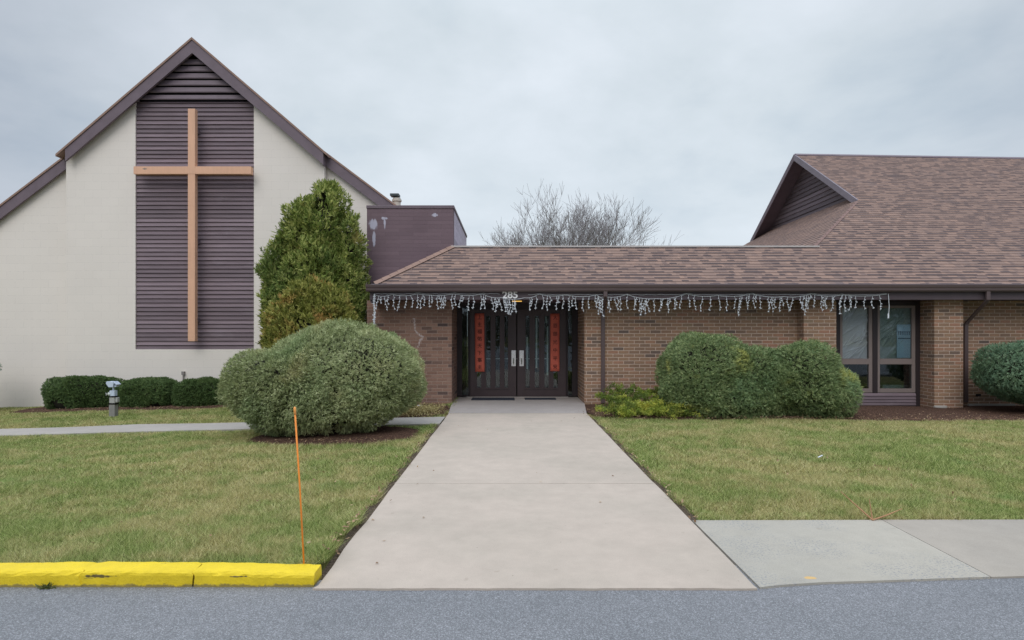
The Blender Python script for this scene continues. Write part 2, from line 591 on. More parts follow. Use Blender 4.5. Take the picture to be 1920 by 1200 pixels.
def glass_mat(name, refl=0.12, tint=(0.85, 0.9, 0.9, 1), rough=0.02, wob=0.0):
    t = NT(name)
    tr = t.n('ShaderNodeBsdfTransparent')
    tr.inputs[0].default_value = tint
    gl = t.n('ShaderNodeBsdfGlossy')
    gl.inputs['Roughness'].default_value = rough
    gl.inputs['Color'].default_value = (0.9, 0.95, 1, 1)
    if wob:
        t.put(gl.inputs['Normal'], t.bump(t.noise(2.5, 3), wob, 0.05))
    fr = t.n('ShaderNodeFresnel')
    fr.inputs[0].default_value = 1.5
    fac = t.math('ADD', fr.outputs[0], refl, clamp=True)
    mx = t.n('ShaderNodeMixShader')
    t.put(mx.inputs[0], fac)
    t.put(mx.inputs[1], tr.outputs[0])
    t.put(mx.inputs[2], gl.outputs[0])
    t.put(t.out.inputs[0], mx.outputs[0])
    return t.mat


glass = glass_mat('window_glass', 0.0)
door_glass = glass_mat('door_glass', 0.015, (0.8, 0.86, 0.86, 1), wob=0.12)


def film_mat(name, col, alpha):
    t = NT(name)
    t.b.inputs['Alpha'].default_value = alpha
    return t.done(col, 0.22, None, 0.9)


film_grey = film_mat('cloudy_film', L(240, 226, 230), 0.9)
film_clear = film_mat('clear_film', L(214, 222, 216), 0.48)
room_m = simple('dim_room', L(84, 90, 86), 0.9, 0.2, 2)

# ------------------------------------------------------------------ ground


def sstep(a, b, x):
    t = np.clip((x - a) / (b - a), 0, 1)
    return t * t * (3 - 2 * t)


def gz(x, y):
    """height of the lawn / the soil"""
    x = np.asarray(x, dtype=float)
    y = np.asarray(y, dtype=float)
    z = -0.027 * np.clip(-x - 1.2, 0, 13) * sstep(3.6, 9.0, y)
    z = z - 0.012 * np.clip(x - 3.0, 0, 6) * sstep(7.0, 11.5, y)
    z = z + 0.055 * (1 - sstep(3.4, 5.2, y)) * (x < -1.1)
    z = z + 0.012 * np.sin(x * 1.7 + y * 0.6) * np.sin(y * 1.3 + 1.0) * sstep(0.15, 0.8, np.minimum(np.abs(x + 1.1), np.abs(x - 1.38)))
    return z


def make_ground():
    xs = np.concatenate([[-400, -120, -50, -25], np.arange(-16, 16.01, 0.25), [25, 50, 120, 400]])
    ys = np.concatenate([[-400, -100, -30, -5, 2.0, 3.2, 3.32], np.arange(3.45, 17, 0.25), [25, 50, 120, 400]])
    X, Y = np.meshgrid(xs, ys)
    Z = gz(np.clip(X, -16, 16), Y) - 0.028
    Z = np.where(Y < 3.4, -0.10, Z)
    Z = np.where((X > -1.05) & (X < 1.35) & (Y < 13), -0.08, Z)
    Z = np.where((X >= 1.35) & (Y < 4.40), -0.08, Z)
    Z = np.where((X > -3.0) & (Y > 12.2), -0.08, Z)
    nx, ny = len(xs), len(ys)
    v = np.stack([X, Y, Z], -1).reshape(-1, 3)
    f = [(j * nx + i, j * nx + i + 1, (j + 1) * nx + i + 1, (j + 1) * nx + i) for j in range(ny - 1) for i in range(nx - 1)]
    mb = MB()
    mb.v = [tuple(p) for p in v]
    mb.f = f
    mb.m = [0] * len(f)
    o = mb.build('ground', turf_base, smooth=True)
    tag(o, kind='structure')


make_ground()


def sheet(name, mat, pts, z, t=0.10, follow=False, n=1):
    mb = MB()
    mb.ext_z(pts, z - t, z)
    o = mb.build(name, mat)
    return tag(o, kind='structure')


# road: one asphalt sheet
mb = MB()
mb.ext_z([(-90, -40), (90, -40), (90, 3.62), (1.30, 3.62), (1.30, 3.40), (-1.02, 3.40), (-90, 3.34)], -0.09, -0.012)
tag(mb.build('road', asphalt), kind='structure')

# entrance walk: two pours with a joint, porch slab
WL, WR = -1.10, 1.385


def jag(x, y0, y1, step, amp, seed):
    r = random.Random(seed)
    n = max(2, int((y1 - y0) / step))
    return [(x + r.uniform(-amp, amp), y0 + (y1 - y0) * i / n) for i in range(n + 1)]


def walk_edge_front(x0, x1, y, amp, seed):
    r = random.Random(seed)
    n = int((x1 - x0) / 0.06)
    return [(x0 + (x1 - x0) * i / n, y + r.uniform(-amp, amp)) for i in range(1, n)]


mb = MB()
mb.ext_z([(-1.112, 3.262)] + walk_edge_front(-1.112, 1.395, 3.262, 0.004, 3) + [(1.395, 3.262)] + jag(1.392, 3.3, 5.53, .25, .003, 1) +
         [(1.39, 5.5395), (-1.105, 5.5415)] + jag(-1.10, 3.3, 5.53, .25, .008, 2)[::-1], -0.10, 0.0)
mb.ext_z([(-1.105, 5.5435), (1.39, 5.5465)] + jag(1.385, 5.6, 10.40, .4, .003, 4) + [(1.38, 10.44), (-1.10, 10.44)] + jag(-1.10, 5.6, 10.40, .4, .005, 5)[::-1], -0.10, 0.001)
tag(mb.build('entrance_walk', walk_m), kind='structure')
mb = MB()
mb.ext_z([(-1.11, 10.447), (1.385, 10.447), (1.533, 11.88), (1.533, 13.2), (-1.193, 13.2), (-1.193, 11.88)], -0.10, 0.004)
mb.box(-0.97, 1.31, 12.965, 13.035, 0.004, 0.022)
tag(mb.build('porch_slab', porch_m), kind='structure')

# pavement to the right
mb = MB()
mb.ext_z([(1.415, 3.275), (1.55, 3.305), (1.8, 3.34), (2.1, 3.36), (2.5, 3.39), (2.835, 3.415), (2.865, 4.46), (1.405, 4.45)], -0.10, 0.001)
tag(mb.build('pavement', apron_a), kind='structure')
mb = MB()
mb.ext_z([(2.845, 3.418), (3.4, 3.45), (4.5, 3.47), (12, 3.5), (12, 4.50), (2.875, 4.47)], -0.10, -0.001)
tag(mb.build('pavement', apron_b), kind='structure')


# side path on the left, following the slope of the ground
def strip(name, mat, xs, yb, yf, lift, t=0.08):
    mb = MB()
    for i in range(len(xs) - 1):
        a, b = xs[i], xs[i + 1]
        p = [(a, yf, float(gz(a, yf)) + lift), (b, yf, float(gz(b, yf)) + lift), (b, yb, float(gz(b, yb)) + lift), (a, yb, float(gz(a, yb)) + lift)]
        mb.add(p, [(0, 1, 2, 3)])
        mb.add([p[0], p[1], (b, yf, p[1][2] - t), (a, yf, p[0][2] - t)], [(0, 3, 2, 1)])
        mb.add([p[3], p[2], (b, yb, p[2][2] - t), (a, yb, p[3][2] - t)], [(0, 1, 2, 3)])
    return tag(mb.build(name, mat), kind='structure')


strip('side_path', path_m, list(np.arange(-16, -1.5, 1.2)) + [-1.115], 9.98, 9.2, 0.006)


# beds of mulch and bare soil
def bed(name, mat, outline, lift=0.0, seed=1):
    """a flat-ish patch over the soil, outline in (x,y)"""
    from mathutils.geometry import tessellate_polygon
    cx = sum(p[0] for p in outline) / len(outline)
    cy = sum(p[1] for p in outline) / len(outline)
    mb = MB()
    r = random.Random(seed)
    rings = 6
    n = len(outline)
    for k in range(rings + 1):
        s = k / rings
        for x, y in outline:
            X, Y = cx + (x - cx) * s, cy + (y - cy) * s
            h = 0.03 * (1 - s) + (r.uniform(-.008, .008) if 0 < k < rings else 0) - (0.03 if k == rings else 0)
            mb.v.append((X, Y, float(gz(X, Y)) + lift + h))
    for k in range(rings):
        for i in range(n):
            j = (i + 1) % n
            mb.f.append((k * n + i, k * n + j, (k + 1) * n + j, (k + 1) * n + i))
            mb.m.append(0)
    return tag(mb.build(name, mat, smooth=True), kind='structure')


def blob_outline(cx, cy, rx, ry, n=48, amp=.06, seed=1, p=2.0):
    r = random.Random(seed)
    ph = [r.uniform(0, 6.28) for _ in range(5)]
    out = []
    for i in range(n):
        t = 2 * math.pi * i / n
        k = 1 + amp * sum(math.sin((j + 2) * t + ph[j]) / (j + 1) for j in range(5))
        c, s = math.cos(t), math.sin(t)
        q = (abs(c) ** p + abs(s) ** p) ** (-1 / p)
        out.append((cx + rx * k * c * q, cy + ry * k * s * q))
    return out


BEDS = []   # (cx, cy, rx, ry, p) kept clear of grass
BEDS.append((-2.52, 8.45, 1.20, 0.74, 2.6))
BEDS.append((5.5, 10.95, 4.02, 1.16, 7.0))
BEDS.append((11.5, 11.2, 2.9, 0.95, 5.0))
BEDS.append((-2.15, 10.95, 1.0, 0.92, 5.0))
BEDS.append((-8.3, 12.95, 2.75, 0.62, 5.0))
BEDS.append((-3.9, 11.6, 1.3, 1.0, 3.0))
for i, (cx, cy, rx, ry, p) in enumerate(BEDS):
    bed('mulch_bed', mulch_m, blob_outline(cx, cy, rx, ry, 56, 0.025, i + 3, p), 0.012, i)
# bare soil along both edges of the walk
for x0, x1, y0, y1 in ((-1.20, -1.09, 3.42, 9.2), (1.37, 1.47, 4.47, 9.9)):
    mb = MB()
    r = random.Random(int(y0 * 10))
    n = 40
    for i in range(n):
        ya, yb = y0 + (y1 - y0) * i / n, y0 + (y1 - y0) * (i + 1) / n
        mb.add([(x0, ya, -0.018), (x1, ya, -0.018), (x1, yb, -0.018), (x0, yb, -0.018)], [(0, 1, 2, 3)])
    tag(mb.build('bare_soil', dirt_m), kind='structure')


def in_bed(x, y, grow=1.0):
    m = np.zeros(len(x), bool)
    for cx, cy, rx, ry, p in BEDS:
        m |= (np.abs((x - cx) / (rx * grow)) ** p + np.abs((y - cy) / (ry * grow)) ** p) < 1.0
    return m


# grass: one mass of blades
def grass():
    Vs, A = [], []
    rng = np.random.default_rng(5)

    def patch(x0, x1, y0, y1, dens, w, h):
        n = int((x1 - x0) * (y1 - y0) * dens)
        x = rng.uniform(x0, x1, n)
        y = rng.uniform(y0, y1, n)
        wob = 0.025 * np.sin(y * 9.0) + 0.02 * np.sin(y * 23.0 + 1.0)
        keep = ((np.abs(x) < 0.93 * y + 0.5) | ((np.abs(x) < 0.93 * y + 3.6) & (rng.uniform(0, 1, n) < .6)))
        keep &= ~((x > -1.17 + wob) & (x < 1.455 - wob))
        keep &= ~((x < -1.0) & (y > 9.17 + 0.015 * np.sin(x * 9)) & (y < 10.0 + 0.015 * np.sin(x * 7)))
        keep &= ~((x < -1.0) & (y < 3.42))
        keep &= ~((x > 1.0) & (y < 4.485 + 0.01 * np.sin(x * 14)))
        keep &= ~in_bed(x, y, 0.985)
        keep &= ~((x < -1.0) & (y > 13.55)) & ~((x > 1.0) & (y > 11.85))
        x, y = x[keep], y[keep]
        n = len(x)
        z = gz(x, y) - 0.03
        clump = 0.75 + 0.35 * np.sin(x * 5.3 + np.sin(y * 3.1) * 2) * np.sin(y * 4.7 + np.sin(x * 2.9) * 2)
        hh = h * clump * rng.uniform(0.55, 1.35, n) + 0.02
        # longer fringe where the mower misses, along the concrete
        edge = np.exp(-np.minimum(np.abs(x + 1.17), np.abs(x - 1.455)) / 0.05)
        hh *= 1 + 0.7 * edge
        th = rng.uniform(0, 2 * np.pi, n)
        ww = w * rng.uniform(0.6, 1.4, n)
        lx, ly = rng.normal(0, 0.75, n) * hh, rng.normal(0, 0.75, n) * hh
        sx, sy = np.cos(th) * ww / 2, np.sin(th) * ww / 2
        b = np.stack([x, y, z], 1)
        v = np.empty((n, 3, 3))
        v[:, 0] = b + np.stack([-sx, -sy, np.zeros(n)], 1)
        v[:, 1] = b + np.stack([sx, sy, np.zeros(n)], 1)
        v[:, 2] = b + np.stack([lx, ly, hh], 1)
        Vs.append(v.reshape(-1, 3))
        A.append(rng.uniform(0, 1, n))

    patch(-6.3, -1.1, 3.42, 4.6, 24000, .0036, .034)
    patch(-8.8, -1.1, 4.6, 6.0, 14000, .0048, .034)
    patch(1.4, 9.0, 4.45, 6.0, 15000, .0046, .033)
    patch(-11.5, -1.1, 6.0, 9.2, 7000, .0068, .036)
    patch(1.4, 12.6, 6.0, 9.95, 7000, .0068, .035)
    patch(-15.5, -1.1, 9.9, 13.6, 4000, .009, .04)
    patch(7.0, 13.5, 9.7, 11.3, 4500, .008, .038)
    V = np.concatenate(Vs)
    a = np.concatenate(A)
    o = np_mesh('grass', V, 3, blade_m, None, a)
    tag(o, 'short mown lawn mixing green and straw coloured blades', 'grass', kind='stuff')


grass()


# fallen leaves in the beds and along the edges
def litter():
    rng = np.random.default_rng(9)
    xs, ys = [], []
    for cx, cy, rx, ry, n in ((1.62, 10.3, .22, .55, 420), (5.5, 9.78, 3.7, .12, 700), (7.4, 10.2, 1.5, .45, 300), (-1.75, 10.5, .55, .4, 380), (-2.4, 7.8, .9, .12, 160),
                              (-8.0, 12.4, 2.3, .12, 420), (1.43, 6.5, .03, 2.2, 160), (-1.15, 6.0, .03, 2.4, 160), (10.5, 10.5, 1.5, .2, 150), (-4.2, 6.2, 3.4, 2.7, 150), (4.8, 7.0, 3.3, 2.4, 150), (.1, 7.5, 1.2, 3.0, 14)):
        xs.append(rng.normal(cx, rx * .6, n) if rx < 1 else rng.uniform(cx - rx, cx + rx, n))
        ys.append(rng.normal(cy, ry * .6, n) if ry < 1 else rng.uniform(cy - ry, cy + ry, n))
    x, y = np.concatenate(xs), np.concatenate(ys)
    n = len(x)
    z = gz(x, y) + 0.03 + rng.uniform(0, .02, n)
    z = np.where(np.abs(x - .14) < 1.27, 0.008, z)
    d = rng.normal(0, 1, (n, 3)) * [1, 1, .35]
    d /= np.linalg.norm(d, axis=1)[:, None]
    V = diamonds(np.stack([x, y, z], 1), d, rng.uniform(.018, .042, n), rng.uniform(.010, .022, n), rng, flat=True)
    t = leafmat('dry_leaf', [(0.0, L(96, 70, 52)), (0.5, L(160, 130, 100)), (1.0, L(206, 184, 152))])
    tag(np_mesh('fallen_leaves', V, 4, t, None, rng.uniform(0, 1, n)), 'dry tan leaves scattered over the mulch', 'leaves', kind='stuff')


def diamonds(Pt, D, Ln, W, rng, flat=False, face=None):
    n = len(Pt)
    ref = rng.normal(0, 1, (n, 3))
    if face is not None:
        ref = face + ref * 0.42
    if flat:
        ref = ref * [.2, .2, .2] + [0, 0, 1]
    s = np.cross(D, ref)
    s /= (np.linalg.norm(s, axis=1)[:, None] + 1e-9)
    v = np.empty((n, 4, 3))
    mid = Pt + D * (Ln * 0.45)[:, None]
    v[:, 0] = Pt
    v[:, 1] = mid + s * (W / 2)[:, None]
    v[:, 2] = Pt + D * Ln[:, None]
    v[:, 3] = mid - s * (W / 2)[:, None]
    return v.reshape(-1, 3)


litter()


# ------------------------------------------------------------------ shrubs
def vnoise(p, s, seed):
    """cheap smooth pseudo noise, -1..1"""
    r = np.random.default_rng(seed)
    acc = np.zeros(len(p))
    for k in range(5):
        w = r.normal(0, 1, 3)
        w = w / np.linalg.norm(w) * s * r.uniform(0.6, 1.6)
        acc += np.sin(p @ w + r.uniform(0, 6.28))
    return acc / 2.6


def ell_points(ells, total, rng, depth, lump, lumpscale, n_exp, zmin, seed, zfade=0.05):
    """points and outward normals in the outer shell of a union of (super)ellipsoids"""
    areas = np.array([(e[3] * e[4] + e[3] * e[5] + e[4] * e[5]) for e in ells])
    cnt = (areas / areas.sum() * total).astype(int)
    Ps, Ns = [], []
    for (cx, cy, cz, rx, ry, rz), n in zip(ells, cnt):
        d = rng.normal(0, 1, (n, 3)) * [rx, ry, rz]
        d /= np.linalg.norm(d, axis=1)[:, None]
        R = np.array([rx, ry, rz])
        q = (np.sum(np.abs(d / R) ** n_exp, axis=1)) ** (-1 / n_exp)
        p = d * q[:, None]
        nr = np.sign(p) * np.abs(p / R) ** (n_exp - 1) / R
        nr /= np.linalg.norm(nr, axis=1)[:, None]
        sc = 1 - depth * rng.uniform(0, 1, n) ** 1.6
        w = p + [cx, cy, cz]
        lum = lump * vnoise(w, lumpscale, seed) + lump * .6 * vnoise(w, lumpscale * 2.7, seed + 1)
        p = p * sc[:, None] + nr * lum[:, None] + [cx, cy, cz]
        Ps.append(p)
        Ns.append(nr)
    Pt, N = np.concatenate(Ps), np.concatenate(Ns)
    keep = np.ones(len(Pt), bool)
    for cx, cy, cz, rx, ry, rz in ells:
        f = np.sum(np.abs((Pt - [cx, cy, cz]) / [rx, ry, rz]) ** n_exp, axis=1)
        keep &= f > (1 - depth) ** n_exp * 0.92
    keep &= Pt[:, 2] > zmin + zfade * vnoise(Pt, 9, seed + 5)
    return Pt[keep], N[keep]


def core_mesh(ells, k, zmin, parent, n_exp=2.0, name='core_and_stems'):
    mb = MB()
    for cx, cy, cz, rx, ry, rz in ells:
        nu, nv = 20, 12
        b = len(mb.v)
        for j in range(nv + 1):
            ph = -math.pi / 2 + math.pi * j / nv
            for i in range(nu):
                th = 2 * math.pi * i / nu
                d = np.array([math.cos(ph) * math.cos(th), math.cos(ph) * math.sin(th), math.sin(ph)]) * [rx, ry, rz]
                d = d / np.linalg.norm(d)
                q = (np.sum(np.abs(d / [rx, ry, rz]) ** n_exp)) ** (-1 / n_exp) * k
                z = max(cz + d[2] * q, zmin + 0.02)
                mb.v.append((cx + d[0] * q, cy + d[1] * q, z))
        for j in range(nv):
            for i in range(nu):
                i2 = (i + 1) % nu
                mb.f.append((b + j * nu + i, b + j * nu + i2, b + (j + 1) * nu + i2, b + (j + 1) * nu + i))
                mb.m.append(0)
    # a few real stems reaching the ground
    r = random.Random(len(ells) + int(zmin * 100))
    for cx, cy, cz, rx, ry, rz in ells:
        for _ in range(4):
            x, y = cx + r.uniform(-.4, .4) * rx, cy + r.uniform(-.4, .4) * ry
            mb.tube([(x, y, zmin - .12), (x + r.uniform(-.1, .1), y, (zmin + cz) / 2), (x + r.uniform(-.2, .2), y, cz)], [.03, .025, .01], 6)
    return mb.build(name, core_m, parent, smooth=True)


def tapered(p, c, zmin, amt):
    t = np.clip((c[2] - p[:, 2]) / max(c[2] - zmin, .01), 0, 1.2)
    k = 1 - amt * t * t
    q = p.copy()
    q[:, 0] = c[0] + (p[:, 0] - c[0]) * k
    q[:, 1] = c[1] + (p[:, 1] - c[1]) * k
    return q


def shrub(name, label, cat, ells, zmin, mat, total, Ln, W, lump=0.035, lumpscale=7, n_exp=2.0, depth=0.22, up=0.35, jit=0.75, seed=1, group=None, core=0.8, leafname='foliage', taper=0.0, needles=5, hollow=1.6):
    rng = np.random.default_rng(seed)
    cx = sum(e[0] for e in ells) / len(ells)
    cy = sum(e[1] for e in ells) / len(ells)
    root = thing(name, (cx, cy, zmin), label, cat, group)
    Pt, N = ell_points(ells, total, rng, depth, lump, lumpscale, n_exp, zmin, seed * 7 + 1)
    cen = (cx, cy, sum(e[2] for e in ells) / len(ells))
    Pt = tapered(Pt, cen, zmin, taper)
    n = len(Pt)
    # hollows cut mostly in the lower half; they bare the dark painted-shade core
    hol = vnoise(Pt, 5.5, seed + 31) + .5 * vnoise(Pt, 13, seed + 32)
    lowp = np.clip((cen[2] + .1 - Pt[:, 2]) / max(cen[2] - zmin, .01), 0, 1)
    ok = hol > -2.4 + hollow * lowp
    Pt, N = Pt[ok], N[ok]
    n = len(Pt)
    # tufts: each a little fan of needles sharing one direction and one tone
    swirl = np.stack([vnoise(Pt, 4, seed + 41), vnoise(Pt, 4, seed + 42), vnoise(Pt, 4, seed + 43)], 1) * .45
    D = N * .62 + swirl + rng.normal(0, jit * .7, (n, 3)) + [0, 0, up]
    D /= np.linalg.norm(D, axis=1)[:, None]
    tone = rng.uniform(0, 1, n)
    Vs, A = [], []
    for k in range(needles):
        d = D + rng.normal(0, .34, (n, 3))
        d /= np.linalg.norm(d, axis=1)[:, None]
        st = Pt + rng.normal(0, .006, (n, 3)) + D * (Ln * .25 * k / needles)
        Vs.append(diamonds(st, d, Ln * rng.uniform(.6, 1.35, n), W * rng.uniform(.6, 1.3, n), rng, face=N + [0, -.1, .35]))
        A.append(np.clip(tone * .75 + rng.uniform(0, .25, n), 0, 1))
    np_mesh(leafname, np.concatenate(Vs), 4, mat, root, np.concatenate(A))
    co_ = core_mesh(ells, core, zmin, root, n_exp)
    q = tapered(np.array([v.co[:] for v in co_.data.vertices]), cen, zmin, taper)
    co_.data.vertices.foreach_set('co', q.astype(np.float32).ravel())
    return root


def E3(px, py, Y, rpx, rpy, ry):
    s = Y / F
    x, z = P(px, py, Y)
    return (x, Y, z, rpx * s, ry, rpy * s)


juniper = leafmat('pale_juniper', [(0.0, L(72, 84, 52)), (0.45, L(154, 165, 116)), (1.0, L(216, 219, 172))],
                  [(L(212, 200, 152), 0.52, 0.75, 1.9, 0.5), (L(142, 168, 120), 0.5, 0.7, 0.9, 0.5)])
shrub('rounded_shrub', 'largest rounded grey green shrub on the lawn behind the orange stake', 'shrub',
      [E3(660, 708, 8.7, 134, 97, .84), E3(552, 726, 8.6, 136, 72, .72), E3(600, 748, 8.6, 162, 78, .80), E3(608, 688, 8.75, 105, 66, .62)],
      -0.12, juniper, 85000, .048, .0085, 0.06, 6, 2.2, 0.2, 0.3, 0.6, 21, taper=.22, hollow=2.9)

juniper2 = leafmat('mid_juniper', [(0.0, L(56, 74, 44)), (0.45, L(122, 142, 94)), (1.0, L(186, 194, 138))],
                   [(L(200, 196, 104), 0.56, 0.72, 1.9, 0.7), (L(120, 150, 108), 0.5, 0.7, 1.0, 0.5)])
shrub('rounded_shrub', 'taller of the two joined rounded shrubs, beside the low yellow green juniper', 'shrub',
      [E3(1322, 704, 10.45, 82, 77, .68), E3(1392, 724, 10.4, 112, 70, .62), E3(1345, 738, 10.35, 104, 60, .62)], -0.06, juniper2, 50000, .05, .0095, 0.05, 7, 2.3, 0.22, 0.25, 0.6, 31,
      'pair of joined shrubs before the brick wall', taper=.10)
shrub('rounded_shrub', 'lower of the two joined rounded shrubs, in front of the brick pillar and window', 'shrub',
      [E3(1498, 718, 10.35, 82, 74, .66), E3(1528, 733, 10.3, 72, 62, .55), E3(1455, 735, 10.3, 60, 60, .5)], -0.08, juniper2, 38000, .05, .0095, 0.05, 7, 2.2, 0.22, 0.25, 0.6, 32,
      'pair of joined shrubs before the brick wall', taper=.10)
juniper3 = leafmat('dark_juniper', [(0.0, L(58, 80, 60)), (0.45, L(106, 136, 106)), (1.0, L(156, 176, 140))],
                   [(L(120, 140, 100), 0.5, 0.7, 1.5, 0.4)])
shrub('rounded_shrub', 'dark green shrub cut off by the frame, right of the brick pillar and downspout', 'shrub',
      [E3(1938, 700, 10.9, 100, 60, .8), E3(1968, 712, 10.9, 96, 58, .8)], 0.05, juniper3, 24000, .055, .011, 0.06, 5, 2.0, 0.22, 0.2, 0.65, 33, taper=.45)
boxwood = leafmat('dark_boxwood', [(0.0, L(44, 64, 34)), (0.45, L(84, 108, 62)), (1.0, L(124, 144, 88))], [(L(96, 114, 64), .5, .7, 2, .4)])
for lab, a, b, top, sd in (('first and longest clipped hedge, behind the floodlight post', 91, 231, 707, 41),
                           ('middle clipped hedge of the three along the cream wall', 233, 330, 710, 42),
                           ('clipped hedge nearest the large rounded shrub, by the cream wall', 332, 445, 711, 43)):
    c = (a + b) / 2
    shrub('clipped_hedge', lab, 'hedge', [E3(c, (top + 776) / 2, 13.0, (b - a) / 2 - 2, (776 - top) / 2, .46), ], -0.27, boxwood, 17000, .032, .013,
          0.022, 9, 3.8, 0.2, 0.15, 0.7, sd, 'clipped hedges along the cream wall', 0.84, taper=.16)
shrub('corner_shrub', 'blue green shrub barely showing at the frame edge, by the cream wall', 'shrub',
      [E3(-66, 688, 12.6, 57, 22, .5), E3(-80, 725, 12.6, 45, 60, .5)], -0.34, juniper3, 5000, .05, .014, .03, 6, 2.0, .25, .2, .7, 44)


# upright evergreens: sprays of narrow leaves
def evergreen(name, label, ells, zmin, mat, sprays, seed, lump, trunk_h):
    rng = np.random.default_rng(seed)
    cx, cy = ells[0][0], ells[0][1]
    root = thing(name, (cx, cy, zmin), label, 'tree')
    Pt, N = ell_points(ells, sprays, rng, 0.34, lump, 6.0, 2.0, zmin, seed)
    n = len(Pt)
    hol = vnoise(Pt, 5.0, seed + 31) + .7 * vnoise(Pt, 10, seed + 32)
    ok = (hol > -1.25) | (rng.uniform(0, 1, len(Pt)) < .12)
    Pt, N = Pt[ok], N[ok]
    n = len(Pt)
    Pt = Pt + N * (np.maximum(0, vnoise(Pt, 11, seed + 9)) * lump * 1.1)[:, None]
    D = N * 0.6 + rng.normal(0, .42, (n, 3)) + [0, 0, .65]
    D /= np.linalg.norm(D, axis=1)[:, None]
    side = np.cross(D, rng.normal(0, 1, (n, 3)))
    side /= np.linalg.norm(side, axis=1)[:, None]
    Vs, A = [], []
    tone = rng.uniform(0, 1, n)
    for k, (al, ang, ln) in enumerate(((0.0, 0.0, .10), (0.02, .42, .065), (0.02, -.42, .065), (0.05, .5, .05), (0.05, -.5, .05), (0.0, .85, .048), (0.0, -.85, .048))):
        d = D * math.cos(ang) + side * math.sin(ang)
        m = rng.uniform(.6, 1.45, n) ** 1.3
        Vs.append(diamonds(Pt + D * al, d, ln * m, 0.0155 * m, rng, face=N + [0, -.1, .3]))
        A.append(np.clip(tone + rng.normal(0, .12, n) + al * 2, 0, 1))
    np_mesh('crown', np.concatenate(Vs), 4, mat, root, np.concatenate(A))
    core_mesh(ells, 0.62, zmin, root)
    mb = MB()
    mb.tube([(cx, cy, zmin - .2), (cx + .03, cy, zmin + trunk_h * .4), (cx, cy + .02, zmin + trunk_h)], [.09, .06, .015], 8)
    mb.build('trunk', bark, root, smooth=True)
    return root


arbor = leafmat('arborvitae', [(0.0, L(50, 68, 30)), (0.45, L(122, 140, 64)), (1.0, L(220, 220, 138))],
                [(L(204, 172, 108), .6, .76, 2.6, .5), (L(86, 112, 64), .5, .65, 1.1, .4)])
evergreen('arborvitae_tree', 'tall green arborvitae standing between cream gable wall and purple tower',
          [E3(590, 560, 12.15, 78, 130, .85), E3(606, 445, 12.15, 40, 80, .5), E3(564, 446, 12.15, 34, 72, .4), E3(534, 525, 12.1, 40, 78, .5), E3(528, 585, 12.1, 30, 60, .4), E3(652, 470, 12.2, 24, 66, .32),
           E3(652, 570, 12.2, 36, 110, .5), E3(624, 385, 12.15, 17, 44, .2), E3(576, 402, 12.1, 15, 36, .2), E3(606, 378, 12.15, 12, 34, .18), E3(508, 545, 12.1, 18, 36, .25)],
          -0.1, arbor, 36000, 51, 0.10, 4.2)
arbor2 = leafmat('golden_arborvitae', [(0.0, L(56, 68, 28)), (0.45, L(128, 134, 60)), (1.0, L(206, 200, 118))], [(L(206, 156, 100), .5, .68, 3.2, .65)])
evergreen('arborvitae_tree', 'short yellowish arborvitae behind the largest shrub, before the tall arborvitae',
          [E3(580, 640, 11.0, 76, 100, .62), E3(572, 572, 11.0, 44, 42, .4), E3(620, 600, 11.05, 38, 56, .4), E3(535, 620, 11.0, 34, 60, .4)],
          -0.08, arbor2, 15000, 52, 0.07, 1.9)

# low spreading juniper by the porch
low = leafmat('yellow_green_juniper', [(0.0, L(58, 78, 34)), (0.4, L(132, 152, 64)), (1.0, L(228, 220, 104))],
              [(L(62, 86, 46), .45, .6, 2.2, .6), (L(196, 176, 70), .58, .72, 3.1, .4)])
rng = np.random.default_rng(61)
root = thing('spreading_juniper', (2.3, 10.5, -.03), 'low spreading yellow green juniper beside the porch and downspout', 'shrub')
Vs, A = [], []
for i in range(150):
    bx, by = rng.uniform(1.75, 3.0), rng.uniform(9.95, 11.2)
    if rng.uniform() < .35:
        bx, by = rng.uniform(1.6, 3.05), rng.uniform(9.85, 10.2)
    back = (by - 9.9) / 1.3
    bz = float(gz(bx, by)) + rng.uniform(.02, .14) + .20 * back
    az = rng.uniform(0, 6.28)
    el = rng.uniform(.1, .5) + .5 * min(1, back) * rng.uniform(.2, 1)
    ln = rng.uniform(.18, .38)
    d = np.array([math.cos(az) * math.cos(el), math.sin(az) * math.cos(el), math.sin(el)])
    m = 130
    t = rng.uniform(0, 1, m)
    p = np.array([bx, by, bz]) + d * (t * ln)[:, None] + np.stack([np.zeros(m), np.zeros(m), -.08 * t * t], 1) + rng.normal(0, .022, (m, 3))
    dd = d * .8 + rng.normal(0, .6, (m, 3)) + [0, 0, .3]
    dd /= np.linalg.norm(dd, axis=1)[:, None]
    Vs.append(diamonds(p, dd, rng.uniform(.025, .055, m), rng.uniform(.010, .020, m), rng))
    A.append(np.clip((.2 if back < .45 else .02) + (.75 if back < .45 else .38) * t * rng.uniform(.5, 1.3) + rng.normal(0, .10, m), 0, 1))
np_mesh('foliage', np.concatenate(Vs), 4, low, root, np.concatenate(A))
mb = MB()
mb.tube([(2.3, 10.55, -.1), (2.35, 10.5, .08), (2.5, 10.45, .2), (2.7, 10.5, .26)], [.03, .024, .016, .006], 6)
mb.build('stem', bark, root)

